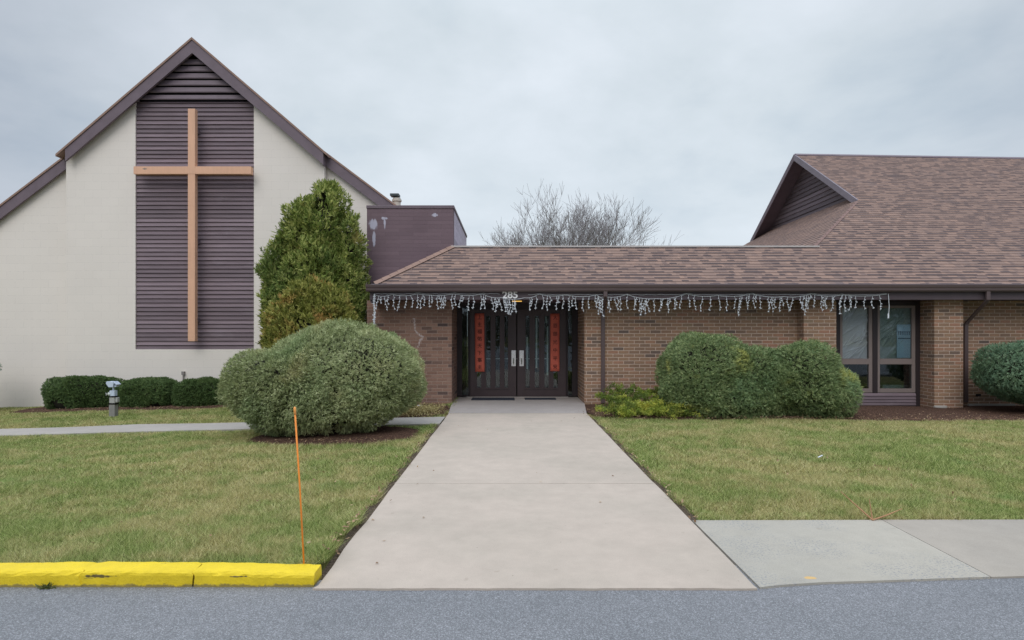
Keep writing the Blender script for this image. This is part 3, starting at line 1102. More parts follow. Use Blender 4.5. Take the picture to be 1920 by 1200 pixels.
# pale dried ground cover left of the porch, and a white stone
pale = leafmat('dried_ground_cover', [(0.0, L(92, 78, 48)), (0.5, L(170, 156, 104)), (1.0, L(220, 208, 160))])
rng = np.random.default_rng(62)
m = 5200
p = np.stack([rng.normal(-1.75, .26, m), rng.normal(10.42, .26, m), np.zeros(m)], 1)
p = p[(p[:, 0] < -1.2) & (p[:, 1] > 10.02)]
m = len(p)
p[:, 2] = gz(p[:, 0], p[:, 1]) + rng.uniform(.01, .13, m)
d = rng.normal(0, 1, (m, 3)) + [0, 0, .6]
d /= np.linalg.norm(d, axis=1)[:, None]
o = np_mesh('ground_cover_plant', diamonds(p, d, rng.uniform(.02, .045, m), rng.uniform(.012, .025, m), rng), 4, pale, None, rng.uniform(0, 1, m))
tag(o, 'pale straw coloured ground cover plant in the bed left of the porch', 'plant')
mb = MB()
mb.ext_z([(-1.93, 11.02), (-1.70, 10.98), (-1.60, 11.06), (-1.66, 11.2), (-1.88, 11.22)], -0.03, .06)
tag(mb.build('garden_stone', simple('white_stone', L(206, 204, 202), .9, .1, 12), bevel=.025), 'flat white stone lying in the bed against the brick wall', 'stone')

# ------------------------------------------------------------------ church
CH = thing('church_building', (-7.4, 13.6, -0.3), 'cream gabled church with purple siding panel below a triangular louvre', 'church')
YM, YW = 13.6, 13.78
apx, apz = P(360, 70, 13.42)
lx, lz = P(105, 289, 13.42)
rx_ = PX(613, 13.42)
sl = (apz - lz) / (apx - lx)
rz_ = apz - (rx_ - apx) * sl


def main_top(x):
    return apz - abs(x - apx) * sl


pl, pr = PX(254, YM), PX(476, YM)
pb = PZ(655, YM)
ptop = PZ(189, YM)
xl, xr = PX(124, YM), PX(608, YM)
mb = MB()
mb.ext_y([(xl, -.6), (xr, -.6), (xr, main_top(xr) - .10), (pr, main_top(pr) - .10), (pr, pb), (pl, pb), (pl, main_top(pl) - .10), (xl, main_top(xl) - .10)], YM, YM + .25)
mb.box(xl, xl + .2, YM + .25, 26, -.6, main_top(xl) - .2)
mb.box(xr - .2, xr, YM + .25, 26, -.6, main_top(xr) - .2)
mb.build('front_wall', cream, CH)
# wings
wl1 = P(120, 293, 13.66)
wl0 = P(0, 384, 13.66)
wsl = (wl1[1] - wl0[1]) / (wl1[0] - wl0[0])
wr1 = P(612, 286, 13.66)
wr0 = P(740, 382, 13.66)
wsr = (wr1[1] - wr0[1]) / (wr0[0] - wr1[0])
WLx = -14.6
wLz = wl1[1] - (wl1[0] - WLx) * wsl
WRx = -1.62
wRz = wr1[1] - (WRx - wr1[0]) * wsr
mb = MB()
mb.ext_y([(WLx + .4, -.6), (xl - .002, -.6), (xl - .002, wl1[1] + .2), (WLx + .4, wl1[1] - (wl1[0] - WLx - .4) * wsl - .1)], YW, YW + .25)
mb.box(WLx + .4, WLx + .6, YW + .25, 26, -.6, wLz)
mb.build('side_wall', cream, CH)
mb = MB()
mb.ext_y([(xr + .002, -.6), (WRx - .1, -.6), (WRx - .1, wRz - .05), (xr + .002, wr1[1] - .05)], YW, YW + .25)
mb.build('side_wall', cream, CH)
# roofs
mb = MB()
mb.slab([(lx, 13.40, lz), (apx, 13.40, apz), (apx, 26, apz), (lx, 26, lz)], .055)
mb.slab([(apx, 13.40, apz), (rx_, 13.40, rz_), (rx_, 26, rz_), (apx, 26, apz)], .055)
mb.slab([(WLx, 13.64, wLz), (xl + .3, 13.64, wl1[1] + (xl + .3 - wl1[0]) * wsl), (xl + .3, 26, wl1[1] + (xl + .3 - wl1[0]) * wsl), (WLx, 26, wLz)], .05)
mb.slab([(xr - .2, 13.64, wr1[1] + (wr1[0] - xr + .2) * wsr), (WRx, 13.64, wRz), (WRx, 26, wRz), (xr - .2, 26, wr1[1] + (wr1[0] - xr + .2) * wsr)], .05)
mb.build('roof', cap_m, CH)
# rake boards
FD = .34
mb = MB()
xa = PX(122, 13.42)
xb = PX(606, 13.42)
mb.ext_y([(xa, main_top(xa) - .058), (apx, apz - .058), (apx, apz - FD - .02), (xa, main_top(xa) - FD)], 13.42, 13.47)
mb.build('rake_board', trim, CH)
mb = MB()
mb.ext_y([(apx, apz - .058), (xb, main_top(xb) - .058), (xb, main_top(xb) - FD), (apx, apz - FD - .02)], 13.42, 13.47)
mb.box(xb - .03, xb, 13.472, 13.595, main_top(xb) - FD, main_top(xb) - .1)
mb.build('rake_board', trim, CH)
mb = MB()
mb.ext_y([(WLx, wLz - .053), (xl + .1, wl1[1] + (xl + .1 - wl1[0]) * wsl - .053), (xl + .1, wl1[1] + (xl + .1 - wl1[0]) * wsl - .33), (WLx, wLz - .33)], 13.66, 13.70)
mb.build('rake_board', trim, CH)
mb = MB()
mb.ext_y([(xr + .01, wr1[1] - (xr + .01 - wr1[0]) * wsr - .053), (WRx, wRz - .053), (WRx, wRz - .33), (xr + .01, wr1[1] - (xr + .01 - wr1[0]) * wsr - .33)], 13.66, 13.70)
mb.build('rake_board', trim, CH)
# siding panel
mb = MB()
z = pb
bh = 0.1
zs = []
while z < ptop - .01:
    z1 = min(z + bh, ptop)
    mb.add([(pl + .003, YM + .045 - .030, z), (pr - .003, YM + .045 - .030, z), (pr - .003, YM + .045, z1 - .004), (pl + .003, YM + .045, z1 - .004)], [(0, 1, 2, 3)])
    mb.add([(pl + .003, YM + .045 - .030, z), (pr - .003, YM + .045 - .030, z), (pr - .003, YM + .06, z), (pl + .003, YM + .06, z)], [(0, 3, 2, 1)])
    z += bh
mb.add([(pl, YM + .06, pb), (pr, YM + .06, pb), (pr, YM + .06, ptop), (pl, YM + .06, ptop)], [(0, 1, 2, 3)])
mb.build('siding_panel', siding, CH)
# louvre in the gable
lou = MB()
z = ptop + .012
k = 0
while True:
    hw0 = (apz - FD - z) / sl + .05
    if hw0 < .12:
        break
    a, b = max(apx - hw0, pl + .004), min(apx + hw0, pr - .004)
    h = .125 if k else .11
    lou.add([(a, YM - .03, z), (b, YM - .03, z), (b, YM + .0, z + h), (a, YM + .0, z + h),
             (a, YM - .045, z + .02), (b, YM - .045, z + .02), (b, YM - .012, z + h + .01), (a, YM - .012, z + h + .01)],
            [(0, 1, 2, 3), (4, 7, 6, 5), (0, 4, 5, 1), (0, 3, 7, 4), (1, 5, 6, 2)])
    z += .165
    k += 1
lo = lou.build('louvre_vent', trim, CH)
mb = MB()
mb.ext_y([(pl, ptop), (pr, ptop), (pr, main_top(pr) - .1), (apx, apz - .1), (pl, main_top(pl) - .1)], YM + .16, YM + .2)
mb.build('louvre_backing', black_gap, lo)
# pipe and outlet on the wall
mb = MB()
x, z = P(345, 701, YM)
mb.box(x - .03, x + .03, YM - .06, YM, z - .02, z + .06)
mb.tube([(x, YM - .03, z - .02), (x, YM - .03, z - .3)], .014, 8)
mb.build('wall_spigot', simple('grey_pipe', L(140, 134, 130), .5, .1), CH)
# flue on the roof behind
mb = MB()
fx = PX(744, 15.5)
mb.tube([(fx, 15.5, 4.3), (fx, 15.5, PZ(372, 15.5))], .105, 12)
mb.tube([(fx, 15.5, PZ(378, 15.5)), (fx, 15.5, PZ(374.5, 15.5))], .13, 12)
fl = mb.build('flue', simple('cream_flue', L(196, 190, 178), .7, .1), CH)
mb = MB()
mb.box(fx - .16, fx + .07, 15.38, 15.62, PZ(368.5, 15.5), PZ(364.5, 15.5))
mb.tube([(fx - .04, 15.5, PZ(373, 15.5)), (fx - .04, 15.5, PZ(368, 15.5))], .05, 8)
mb.build('flue_cap', simple('dark_cap', L(70, 80, 82), .5, .1), fl)

# cross on the panel
CR = thing('wooden_cross', (PX(358, 13.4), 13.42, PZ(640, 13.4)), 'tall orange wooden cross mounted on the purple siding panel', 'cross')
yc0, yc1 = 13.33, 13.45
mb = MB()
mb.box(PX(352, yc0), PX(365.5, yc0), yc0, yc1, PZ(640, yc0), PZ(203.5, yc0))
up = mb.build('upright', orange_wood, CR, bevel=.008)
mb = MB()
xa, xb = PX(351.9, yc0), PX(365.6, yc0)
z0, z1 = PZ(326, yc0), PZ(312, yc0)
mb.box(PX(250.5, yc0), xa - .001, yc0 - .002, yc1, z0, z1)
mb.box(xb + .001, PX(470.5, yc0), yc0 - .002, yc1, z0, z1)
mb.box(xa - .001, xb + .001, yc0 - .004, yc0 - .0005, z0, z1)
mb.build('crossbar', orange_wood, CR)
for zc in (PZ(240, yc0), PZ(450, yc0), PZ(600, yc0)):
    mb = MB()
    mb.box(PX(355, yc0), PX(362, yc0), yc1 + .001, YM + .03, zc - .05, zc + .05)
    mb.build('bracket', trim, CR)

# ------------------------------------------------------------------ purple tower block
TW = thing('brick_tower', (-2.2, 14.7, 0), 'square purple painted brick block with peeling paint behind the entrance roof', 'tower')
YT = 12.82
tx0, tx1 = PX(688, YT), PX(850, YT)
tzt = PZ(385, YT)
mb = MB()
mb.box(tx0, tx1, YT, YT + .2, -.4, tzt - .07)
mb.box(tx0, tx0 + .2, YT + .2, 16.7, -.4, tzt - .07)
mb.box(tx0 + .2, tx1 - .2, 16.5, 16.7, -.4, tzt - .07)
mb.build('wall', tower_m, TW)
mb = MB()
mb.box(tx1 - .2, tx1, YT + .2, 16.7, 1.5, tzt - .07)
mb.build('side_cladding', tower_side, TW)
mb = MB()
mb.box(tx0 - .012, tx1 + .02, YT - .015, 16.72, tzt - .07, tzt)
mb.build('coping', trim, TW, bevel=.008)

# ------------------------------------------------------------------ brick building
BB = thing('brick_building', (3.0, 12.0, 0), 'low brown brick building with shingled roof, glazed double doors and gabled hall', 'building')
YG = 11.36
eZ = 2.41
tanp = .662
Dr = 12.79
rZ = eZ + tanp * (Dr - YG)
YR = 18.58
RZ = eZ + tanp * (YR - YG)
XG = 9.15
YB1 = 15.2
zB = eZ + tanp * (YB1 - YG)
XR = 20.0
ex0 = PX(700, YG)
rx0 = PX(848, Dr)
hx0 = 6.72
cosp = 1 / math.sqrt(1 + tanp * tanp)


def drop(x, y):
    """the hall ridge sags a little to the far end"""
    return -0.016 * max(0, x - XG) * max(0, (y - YG) / (YR - YG))


def xl_at(y):
    if y <= Dr + 1e-6:
        return ex0 + (rx0 - ex0) * (y - YG) / (Dr - YG)
    if y <= YB1:
        return hx0 + (XG - hx0) * (y - Dr) / (YB1 - Dr)
    return XG


rf = MB()
cw = .106            # plan depth of a shingle course
ys = [YG - .03]
k = 1
while ys[-1] < YR - .02:
    ys.append(min(YG - .03 + cw * k, YR))
    k += 1
for brk in (Dr, YB1):
    if all(abs(y - brk) > 1e-4 for y in ys):
        ys.append(brk)
ys = sorted(ys)
# courses: lower edge lifted above the course below
starts = [YG - .03 + cw * i for i in range(200)]
nxs = 24
for y0, y1 in zip(ys[:-1], ys[1:]):
    if y1 - y0 < 1e-4:
        continue
    first = any(abs(y0 - s) < 1e-3 for s in starts)
    base = max(s for s in starts if s <= y0 + 1e-4)

    def lift(y):
        return .009 * (1 - (y - base) / cw)
    a0 = xl_at(min(y0 + 1e-5, YR)) if y0 < Dr - 1e-6 or y0 > Dr + 1e-6 else hx0
    a1 = xl_at(y1)
    if y0 < Dr - 1e-6:
        a0 = ex0 + (rx0 - ex0) * (y0 - YG) / (Dr - YG)
    for i in range(nxs):
        s0, s1 = i / nxs, (i + 1) / nxs
        xa0, xa1 = a0 + (XR - a0) * s0, a0 + (XR - a0) * s1
        xb0, xb1 = a1 + (XR - a1) * s0, a1 + (XR - a1) * s1

        def zz(x, y):
            return eZ + tanp * (y - YG) + lift(y) + drop(x, y)
        rf.add([(xa0, y0, zz(xa0, y0)), (xa1, y0, zz(xa1, y0)), (xb1, y1, zz(xb1, y1)), (xb0, y1, zz(xb0, y1))], [(0, 1, 2, 3)])
        if first:
            rf.add([(xa0, y0 + .002, zz(xa0, y0) - .016), (xa1, y0 + .002, zz(xa1, y0) - .016), (xa1, y0, zz(xa1, y0)), (xa0, y0, zz(xa0, y0))], [(0, 1, 2, 3)])
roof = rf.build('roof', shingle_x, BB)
# under side, back slopes and the hipped ends
mb = MB()
mb.slab([(ex0, YG, eZ - .02), (XR, YG, eZ - .02), (XR, Dr, rZ - .02), (rx0, Dr, rZ - .02)], .04)
mb.slab([(rx0, Dr, rZ - .005), (hx0, Dr, rZ - .005), (hx0, 14.6, 2.3), (rx0, 14.6, 2.3)], .04)
mb.slab([(ex0, YG, eZ), (rx0, Dr, rZ), (ex0 - .0, Dr, eZ)], .03)
mb.slab([(XG + .01, YR, RZ - .03), (XR, YR, RZ - .03 + drop(XR, YR)), (XR, 26, eZ), (XG + .01, 25.8, eZ)], .06)
mb.slab([(XG + .01, YB1, zB - .03), (XR, YB1, zB - .03 + drop(XR, YB1)), (XR, YR, RZ - .03 + drop(XR, YR)), (XG + .01, YR, RZ - .03)], .06)
mb.slab([(hx0, Dr, rZ - .03), (XR, Dr, rZ - .03 + drop(XR, Dr)), (XR, YB1, zB - .03 + drop(XR, YB1)), (XG + .01, YB1, zB - .03)], .04)
mb.build('roof_deck', trim, BB)
# hip slope under the gable, with courses
mb = MB()
YB2 = 2 * YR - YB1
hs = (zB - rZ) / (XG - hx0)
XW = 9.62
n = int((XW - hx0) / .12)
for i in range(n):
    x0, x1 = hx0 + (XW - hx0) * i / n, hx0 + (XW - hx0) * (i + 1) / n
    z0, z1 = rZ + (x0 - hx0) * hs + .012, rZ + (x1 - hx0) * hs + .001
    ya0, ya1 = (Dr + (YB1 - Dr) * min(1, (x0 - hx0) / (XG - hx0)), Dr + (YB1 - Dr) * min(1, (x1 - hx0) / (XG - hx0)))
    ya0 += .03 + max(0, x0 - XG) * hs / tanp
    ya1 += .03 + max(0, x1 - XG) * hs / tanp
    mb.add([(x0, ya0, z0), (x1, ya1, z1), (x1, 2 * YR - ya1, z1), (x0, 2 * YR - ya0, z0)], [(0, 3, 2, 1)])
    mb.add([(x0, ya0, z0), (x0, 2 * YR - ya0, z0), (x0 + .002, 2 * YR - ya0, z0 - .014), (x0 + .002, ya0, z0 - .014)], [(0, 1, 2, 3)])
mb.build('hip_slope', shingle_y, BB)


# caps
def cap(name, a, b, w, mat, lift=.02):
    a, b = Vector(a), Vector(b)
    d = (b - a).normalized()
    s = Vector((d.y, -d.x, 0)).normalized() * w
    mb = MB()
    n = max(1, int((b - a).length / .2))
    for i in range(n):
        p, q = a + (b - a) * (i / n), a + (b - a) * ((i + 1) / n)
        u = Vector((0, 0, lift + .008)), Vector((0, 0, lift))
        mb.add([p + s + Vector((0, 0, -.6 * w + lift)), p + u[0], p - s + Vector((0, 0, -.6 * w + lift)),
                q + s + Vector((0, 0, -.6 * w + lift)), q + u[1], q - s + Vector((0, 0, -.6 * w + lift))],
               [(0, 1, 4, 3), (1, 2, 5, 4)])
    return mb.build(name, mat, BB)


hipcap_m = simple('hip_cap_shingle', L(132, 108, 102), 0.9, 0.12, 5, fine=0.15)
cap('hip_cap', (ex0, YG, eZ), (rx0, Dr, rZ), .09, cap_m, .04)
cap('hip_cap', (hx0, Dr, rZ), (XG - .12, YB1 - .12, zB - .085), .045, hipcap_m, .026)
mb = MB()
mb.box(rx0 - .02, hx0 + .1, Dr - .05, Dr + .08, rZ - .012, rZ + .022)
mb.build('ridge_flashing', flash_m, BB)
mb = MB()
mb.slab([(XG, YR - .1, RZ + .03 - .066), (XR, YR - .1, RZ + .03 - .066 + drop(XR, YR)), (XR, YR, RZ + .035 + drop(XR, YR)), (XG, YR, RZ + .035)], .02)
mb.slab([(XG, YR, RZ + .035), (XR, YR, RZ + .035 + drop(XR, YR)), (XR, YR + .1, RZ - .03 + drop(XR, YR)), (XG, YR + .1, RZ - .03)], .02)
mb.build('ridge_cap', trim, BB)
# gable end of the hall: rake boards and siding
for sgn in (-1, 1):
    mb = MB()
    yb = YR + sgn * (YR - YB1)
    mb.ext_x([(YR, RZ + .01), (yb, zB + .01), (yb, zB - .18), (YR, RZ - .19)], XG - .035, XG + .004)
    mb.build('rake_board', worn_trim if sgn < 0 else trim, BB)
mb = MB()
z = zB + (XW - XG) * hs * .4
while z < RZ - .12:
    z1 = min(z + .14, RZ - .06)
    h0, h1 = (RZ - z) / tanp, (RZ - z1) / tanp
    mb.add([(XW - .03, YR - h0, z), (XW, YR - h1, z1), (XW, YR + h1, z1), (XW - .03, YR + h0, z)], [(0, 1, 2, 3)])
    mb.add([(XW - .03, YR - h0, z), (XW - .03, YR + h0, z), (XW + .01, YR + h0, z), (XW + .01, YR - h0, z)], [(0, 1, 2, 3)])
    z += .14
mb.build('gable_siding', gable_siding, BB)

# walls
YF = 11.9
JL, JR = -1.195, 1.535
mb = MB()
mb.box(PX(688, YF), JL, YF, 12.78, -.4, 2.12)
mb.box(JL - .3, JL, 12.78, 13.4, -.4, 2.12)
mb.build('brick_wall', brick_left, BB)
p1a, p1b = PX(1507, 11.64), PX(1568, 11.64)
p2a, p2b = PX(1752, 11.64), PX(1806, 11.64)
mb = MB()
mb.box(JR, p1a, YF, 12.2, -.4, 2.12)
mb.box(JR, JR + .3, 12.2, 13.4, -.4, 2.12)
mb.build('brick_wall', brick, BB)
mb = MB()
mb.box(p2b, XR, 11.98, 12.3, -.4, 2.12)
mb.build('brick_wall', brick, BB)
for a, b in ((p1a, p1b), (p2a, p2b)):
    mb = MB()
    mb.box(a, b, 11.64, 12.25, -.4, 2.12)
    mb.build('brick_pillar', brick, BB)
mb = MB()
mb.ext_z([(p2a - .03, 11.60), (p2a + .06, 11.56), (p2a + .2, 11.57), (p2a + .26, 11.636), (p2a - .03, 11.636)], -.2, -.005)
mb.build('pillar_footing', path_m, BB, bevel=.02)
mb = MB()
mb.box(p2b + .35, p2b + 1.3, 11.93, 11.975, -.2, -.01)
mb.build('sill_ledge', path_m, BB)
# small wall vent right of the downspout
mb = MB()
x, z = P(1834, 741, 11.98)
mb.box(x - .05, x + .05, 11.97, 11.979, z - .02, z + .025)
mb.build('weep_vent', black_gap, BB)

# soffit, frieze, gutter
mb = MB()
mb.box(-2.72, XR, 11.44, 13.4, 2.122, 2.15)
mb.build('soffit', frieze_m, BB)
fr0, fr1 = 11.395, 11.435
mb = MB()
mb.box(-2.76, XR, fr0, fr1, 2.108, 2.38)
mb.box(-2.76, -2.722, fr1, 12.8, 2.05, 2.38)
mb.build('frieze_board', frieze_m, BB)
mb = MB()
y1 = fr0 - .003
prof = [(y1, 2.262), (y1 - .085, 2.262), (y1 - .100, 2.285), (y1 - .105, 2.325), (y1 - .118, 2.352), (y1 - .125, 2.385), (y1 - .125, 2.398), (y1 - .112, 2.400), (y1 - .108, 2.392),
        (y1 - .108, 2.372), (y1 - .09, 2.30), (y1 - .012, 2.285), (y1 - .008, 2.39), (y1, 2.395)]
mb.ext_x(prof, PX(686, y1 - .1), XR)
mb.build('gutter', bronze, BB)
mb = MB()
mb.box(ex0 - .03, XR, YG - .055, YG - .031, 2.388, 2.412)
mb.build('drip_edge', worn_trim, BB)


def spout(path, w=.062, d=.05, name='downspout'):
    """rectangular pipe along a path of points"""
    mb = MB()
    pts = [Vector(p) for p in path]
    for i, p in enumerate(pts):
        mb.v += [(p.x - w / 2, p.y - d / 2, p.z), (p.x + w / 2, p.y - d / 2, p.z), (p.x + w / 2, p.y + d / 2, p.z), (p.x - w / 2, p.y + d / 2, p.z)]
        if i:
            b = (i - 1) * 4
            for k in range(4):
                mb.f.append((b + k, b + (k + 1) % 4, b + 4 + (k + 1) % 4, b + 4 + k))
                mb.m.append(0)
    mb.f.append((0, 3, 2, 1))
    mb.m.append(0)
    return mb.build(name, bronze, BB, bevel=.006)


xs = PX(1130.5, 11.86)
spout([(PX(1135, 11.33), 11.33, 2.27), (PX(1135, 11.33), 11.33, 2.16), (xs, 11.86, 1.93), (xs, 11.86, .02)], .075)
xs2 = PX(1811, 11.93)
spout([(PX(1852, 11.33), 11.33, 2.27), (PX(1852, 11.33), 11.33, 2.10), (PX(1846, 11.4), 11.4, 2.03), (xs2 + .02, 11.9, 1.69), (xs2, 11.93, 1.62), (xs2, 11.93, .02)], .075)

# entrance: frame, sidelights, doors
YD = 13.07
mb = MB()
Z0 = .022


def fbox(m, a, b, t, btm, y0, y1, mi=0):
    m.box(PX(a, YD), PX(b, YD), y0, y1, (Z0 if btm is None else PZ(btm, YD)), (2.12 if t is None else PZ(t, YD)), mi)


mb.box(JL, PX(866, YD), YD, YD + .1, Z0, 2.12)
fbox(mb, 878, 881, None, None, YD, YD + .1)
fbox(mb, 1062, 1065, None, None, YD, YD + .1)
mb.box(PX(1073, YD), JR, YD, YD + .1, Z0, 2.12)
fbox(mb, 881, 1062, None, 579, YD + .002, YD + .1)
fbox(mb, 866, 878, None, 575, YD + .002, YD + .1)
fbox(mb, 1065, 1073, None, 575, YD + .002, YD + .1)
fbox(mb, 866, 878, 741, None, YD + .002, YD + .1)
fbox(mb, 1065, 1073, 741, None, YD + .002, YD + .1)
dark_frame = simple('dark_frame', L(54, 47, 49), 0.45, 0.08, 4)
ef = mb.build('entrance_frame', dark_frame, BB)
for a, b in ((866, 878), (1065, 1073)):
    mb = MB()
    fbox(mb, a, b, 575, 741, YD + .045, YD + .05)
    mb.build('sidelight', door_glass, BB)


def door(x0, x1, slits, hx):
    """one leaf with narrow upright lights between battens"""
    mb = MB()
    y0, y1 = YD + .02, YD + .065
    top, bot = 592, 727
    edges = [x0]
    for a, b in slits:
        edges += [a, b]
    edges.append(x1)
    for a, b in zip(edges[0::2], edges[1::2]):
        fbox(mb, a, b, 580, None, y0, y1)
    for a, b in slits:
        fbox(mb, a, b, 580, top, y0 + .001, y1)
        fbox(mb, a, b, bot, None, y0 + .001, y1)
        for e in (a - 2.2, b + .4):
            fbox(mb, e, e + 1.8, 589, 730, y0 - .016, y0 - .0005)
    fbox(mb, slits[0][0] - 2.2, slits[-1][1] + 2.2, 727.5, 729.5, y0 - .02, y0 - .017)
    o = mb.build('door', dark_door, BB)
    for a, b in slits:
        g = MB()
        fbox(g, a, b, top, bot, y0 + .02, y0 + .024)
        g.build('glass', door_glass, o)
    g = MB()
    fbox(g, hx - 4, hx + 4, 657, 686.5, y0 - .012, y0 - .001)
    g.tube([(PX(hx - 1.5, YD), y0 - .012, PZ(664, YD)), (PX(hx - 1.5, YD), y0 - .03, PZ(664, YD))], .018, 10)
    g.tube([(PX(hx, YD), y0 - .012, PZ(671, YD)), (PX(hx, YD), y0 - .055, PZ(672, YD)), (PX(hx, YD), y0 - .055, PZ(682, YD)), (PX(hx, YD), y0 - .012, PZ(683, YD))], .012, 8)
    g.build('handle', chrome, o)
    return o


door(881.5, 968, [(894, 902), (911.5, 919.5), (929, 937), (946, 952.5)], 963)
door(970, 1061.5, [(985.5, 993), (1003, 1011), (1021, 1029), (1038, 1046)], 978)
# vestibule behind the glass
mb = MB()
mb.box(JL + .05, JR - .05, 15.6, 15.7, 0, 2.4)
mb.box(JL - .05, JL + .04, 13.45, 15.7, 0, 2.4)
mb.box(JR - .04, JR + .05, 13.45, 15.7, 0, 2.4)
mb.box(JL + .05, JR - .05, 13.2, 15.59, -.02, 0.0)
mb.box(JL, JR, 13.41, 15.7, 2.405, 2.45)
ves = mb.build('vestibule', room_m, BB)
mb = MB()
yv = 13.18  # white strips behind the glass, standing in for bright reflections
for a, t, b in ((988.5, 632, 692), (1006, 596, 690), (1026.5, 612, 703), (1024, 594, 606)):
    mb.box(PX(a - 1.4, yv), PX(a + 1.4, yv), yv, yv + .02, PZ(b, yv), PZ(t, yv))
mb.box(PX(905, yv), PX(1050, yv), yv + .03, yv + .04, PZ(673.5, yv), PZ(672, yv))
mb.build('reflection_strips', simple('white_reflection', L(226, 232, 226), .4, .03), ves)

# window bay
YV = 12.06


def wbox(m, a, b, t, bt, y0, y1, mi=0):
    m.box(PX(a, YV), PX(b, YV), y0, y1, PZ(bt, YV), PZ(t, YV), mi)


xwl, xwr = p1b, p2a
mb = MB()
mb.box(xwl, PX(1575, YV), YV - .01, YV + .1, PZ(737, YV), 2.12)
wbox(mb, 1575, 1716.5, 565, 573, YV - .01, YV + .1)
wbox(mb, 1636, 1645, 573, 737, YV - .012, YV + .1)
mb.box(PX(1716.5, YV), xwr, YV - .014, YV + .1, -.1, 2.12)
win = mb.build('window', dark_frame, BB)
mb = MB()
for a, b in ((1575, 1636), (1645, 1716.5)):
    wbox(mb, a, a + 5, 573, 736, YV + .004, YV + .08)
    wbox(mb, b - 6.5, b, 573, 736, YV + .004, YV + .08)
    wbox(mb, a + 5, b - 6.5, 573, 577.5, YV + .006, YV + .08)
    wbox(mb, a + 5, b - 6.5, 672.5, 683, YV - .002, YV + .08)
    wbox(mb, a + 5, b - 6.5, 728.5, 736, YV - .002, YV + .08)
mb.build('frame', win_frame_m, win)
for a, b in ((1580, 1629.5), (1650, 1710)):
    for t, bt in ((577.5, 672.5), (683, 728.5)):
        mb = MB()
        wbox(mb, a, b, t, bt, YV + .03, YV + .036)
        mb.build('pane', glass, win)


def film(a, b, t, bt, mat, seed, folds):
    """loose plastic sheet taped behind the glass, with creases"""
    r = np.random.default_rng(seed)
    nx, nz = 70, 90
    X = np.linspace(PX(a, YV), PX(b, YV), nx)
    Z = np.linspace(PZ(bt, YV), PZ(t, YV), nz)
    XX, ZZ = np.meshgrid(X, Z)
    D = np.zeros_like(XX)
    for _ in range(folds):
        cx, cz = r.uniform(X[0], X[-1]), r.uniform(Z[0], Z[-1])
        an = r.normal(.8, .25)
        u = (XX - cx) * math.cos(an) + (ZZ - cz) * math.sin(an)
        w = -(XX - cx) * math.sin(an) + (ZZ - cz) * math.cos(an)
        D += r.uniform(.010, .024) * np.exp(-(w / r.uniform(.006, .02)) ** 2) * np.exp(-(u / r.uniform(.1, .35)) ** 2)
    D += .01 * np.sin(XX * 14) * np.sin(ZZ * 6)
    mb = MB()
    mb.v = [(float(XX[j, i]), YV + .075 - float(D[j, i]), float(ZZ[j, i])) for j in range(nz) for i in range(nx)]
    mb.f = [(j * nx + i, j * nx + i + 1, (j + 1) * nx + i + 1, (j + 1) * nx + i) for j in range(nz - 1) for i in range(nx - 1)]
    mb.m = [0] * len(mb.f)
    mb.build('plastic_film', mat, win, smooth=True)


film(1580, 1629.5, 577.5, 672.5, film_grey, 3, 26)
film(1650, 1710, 577.5, 672.5, film_clear, 4, 30)
mb = MB()
for i in range(4):
    z1 = PZ(737, YV) - .004 - i * .062
    mb.add([(xwl, YV - .012, z1), (PX(1716, YV), YV - .012, z1), (PX(1716, YV), YV - .028, z1 - .06), (xwl, YV - .028, z1 - .06), (xwl, YV + .02, z1 - .06), (PX(1716, YV), YV + .02, z1 - .06)],
           [(3, 2, 1, 0), (4, 5, 2, 3)])
mb.box(xwl, PX(1716, YV), YV + .0, YV + .1, -.12, PZ(737, YV) - .002)
mb.build('apron_boards', siding, BB)
mb = MB()
mb.box(xwl - .1, xwr + .2, 14.4, 14.5, -.1, 2.3)
mb.box(xwl - .1, xwl - .02, 12.3, 14.4, -.1, 2.3)
mb.box(xwr + .1, xwr + .2, 12.3, 14.4, -.1, 2.3)
mb.box(xwl - .1, xwr + .2, 12.3, 14.4, -.1, 0.0)
mb.box(xwl - .1, xwr + .2, 12.2, 14.5, 2.302, 2.34)
mb.build('room', room_m, BB)
# curtain-like pale cloth low in the room
mb = MB()
mb.box(PX(1655, 12.4), PX(1712, 12.4), 12.4, 12.5, .1, PZ(722, 12.4))
mb.build('inner_sill', simple('pale_sill', L(130, 140, 148), .7, .2, 9), BB)

# poster inside the window
PO = thing('window_poster', (PX(1694, 12.105), 12.105, PZ(670, 12.105)), 'pale blue notice behind the window with a row of dark marks', 'poster')
mb = MB()
mb.box(PX(1681.5, 12.105), PX(1709, 12.105), 12.105, 12.109, PZ(671, 12.105), PZ(608.5, 12.105))
mb.build('sheet', poster_m, PO)
mb = MB()
r = random.Random(4)
for i in range(7):
    x = PX(1684 + i * 3.5, 12.103)
    mb.box(x, x + .012, 12.101, 12.1045, PZ(628, 12.103), PZ(622 + r.uniform(-1, 1), 12.103))
    mb.box(x - .008, x + .02, 12.1000, 12.1005, PZ(622.8, 12.103), PZ(621.4, 12.103))
mb.box(PX(1684, 12.103), PX(1707, 12.103), 12.101, 12.1045, PZ(635.4, 12.103), PZ(633.6, 12.103))
mb.build('dark_marks', poster_ink, PO)


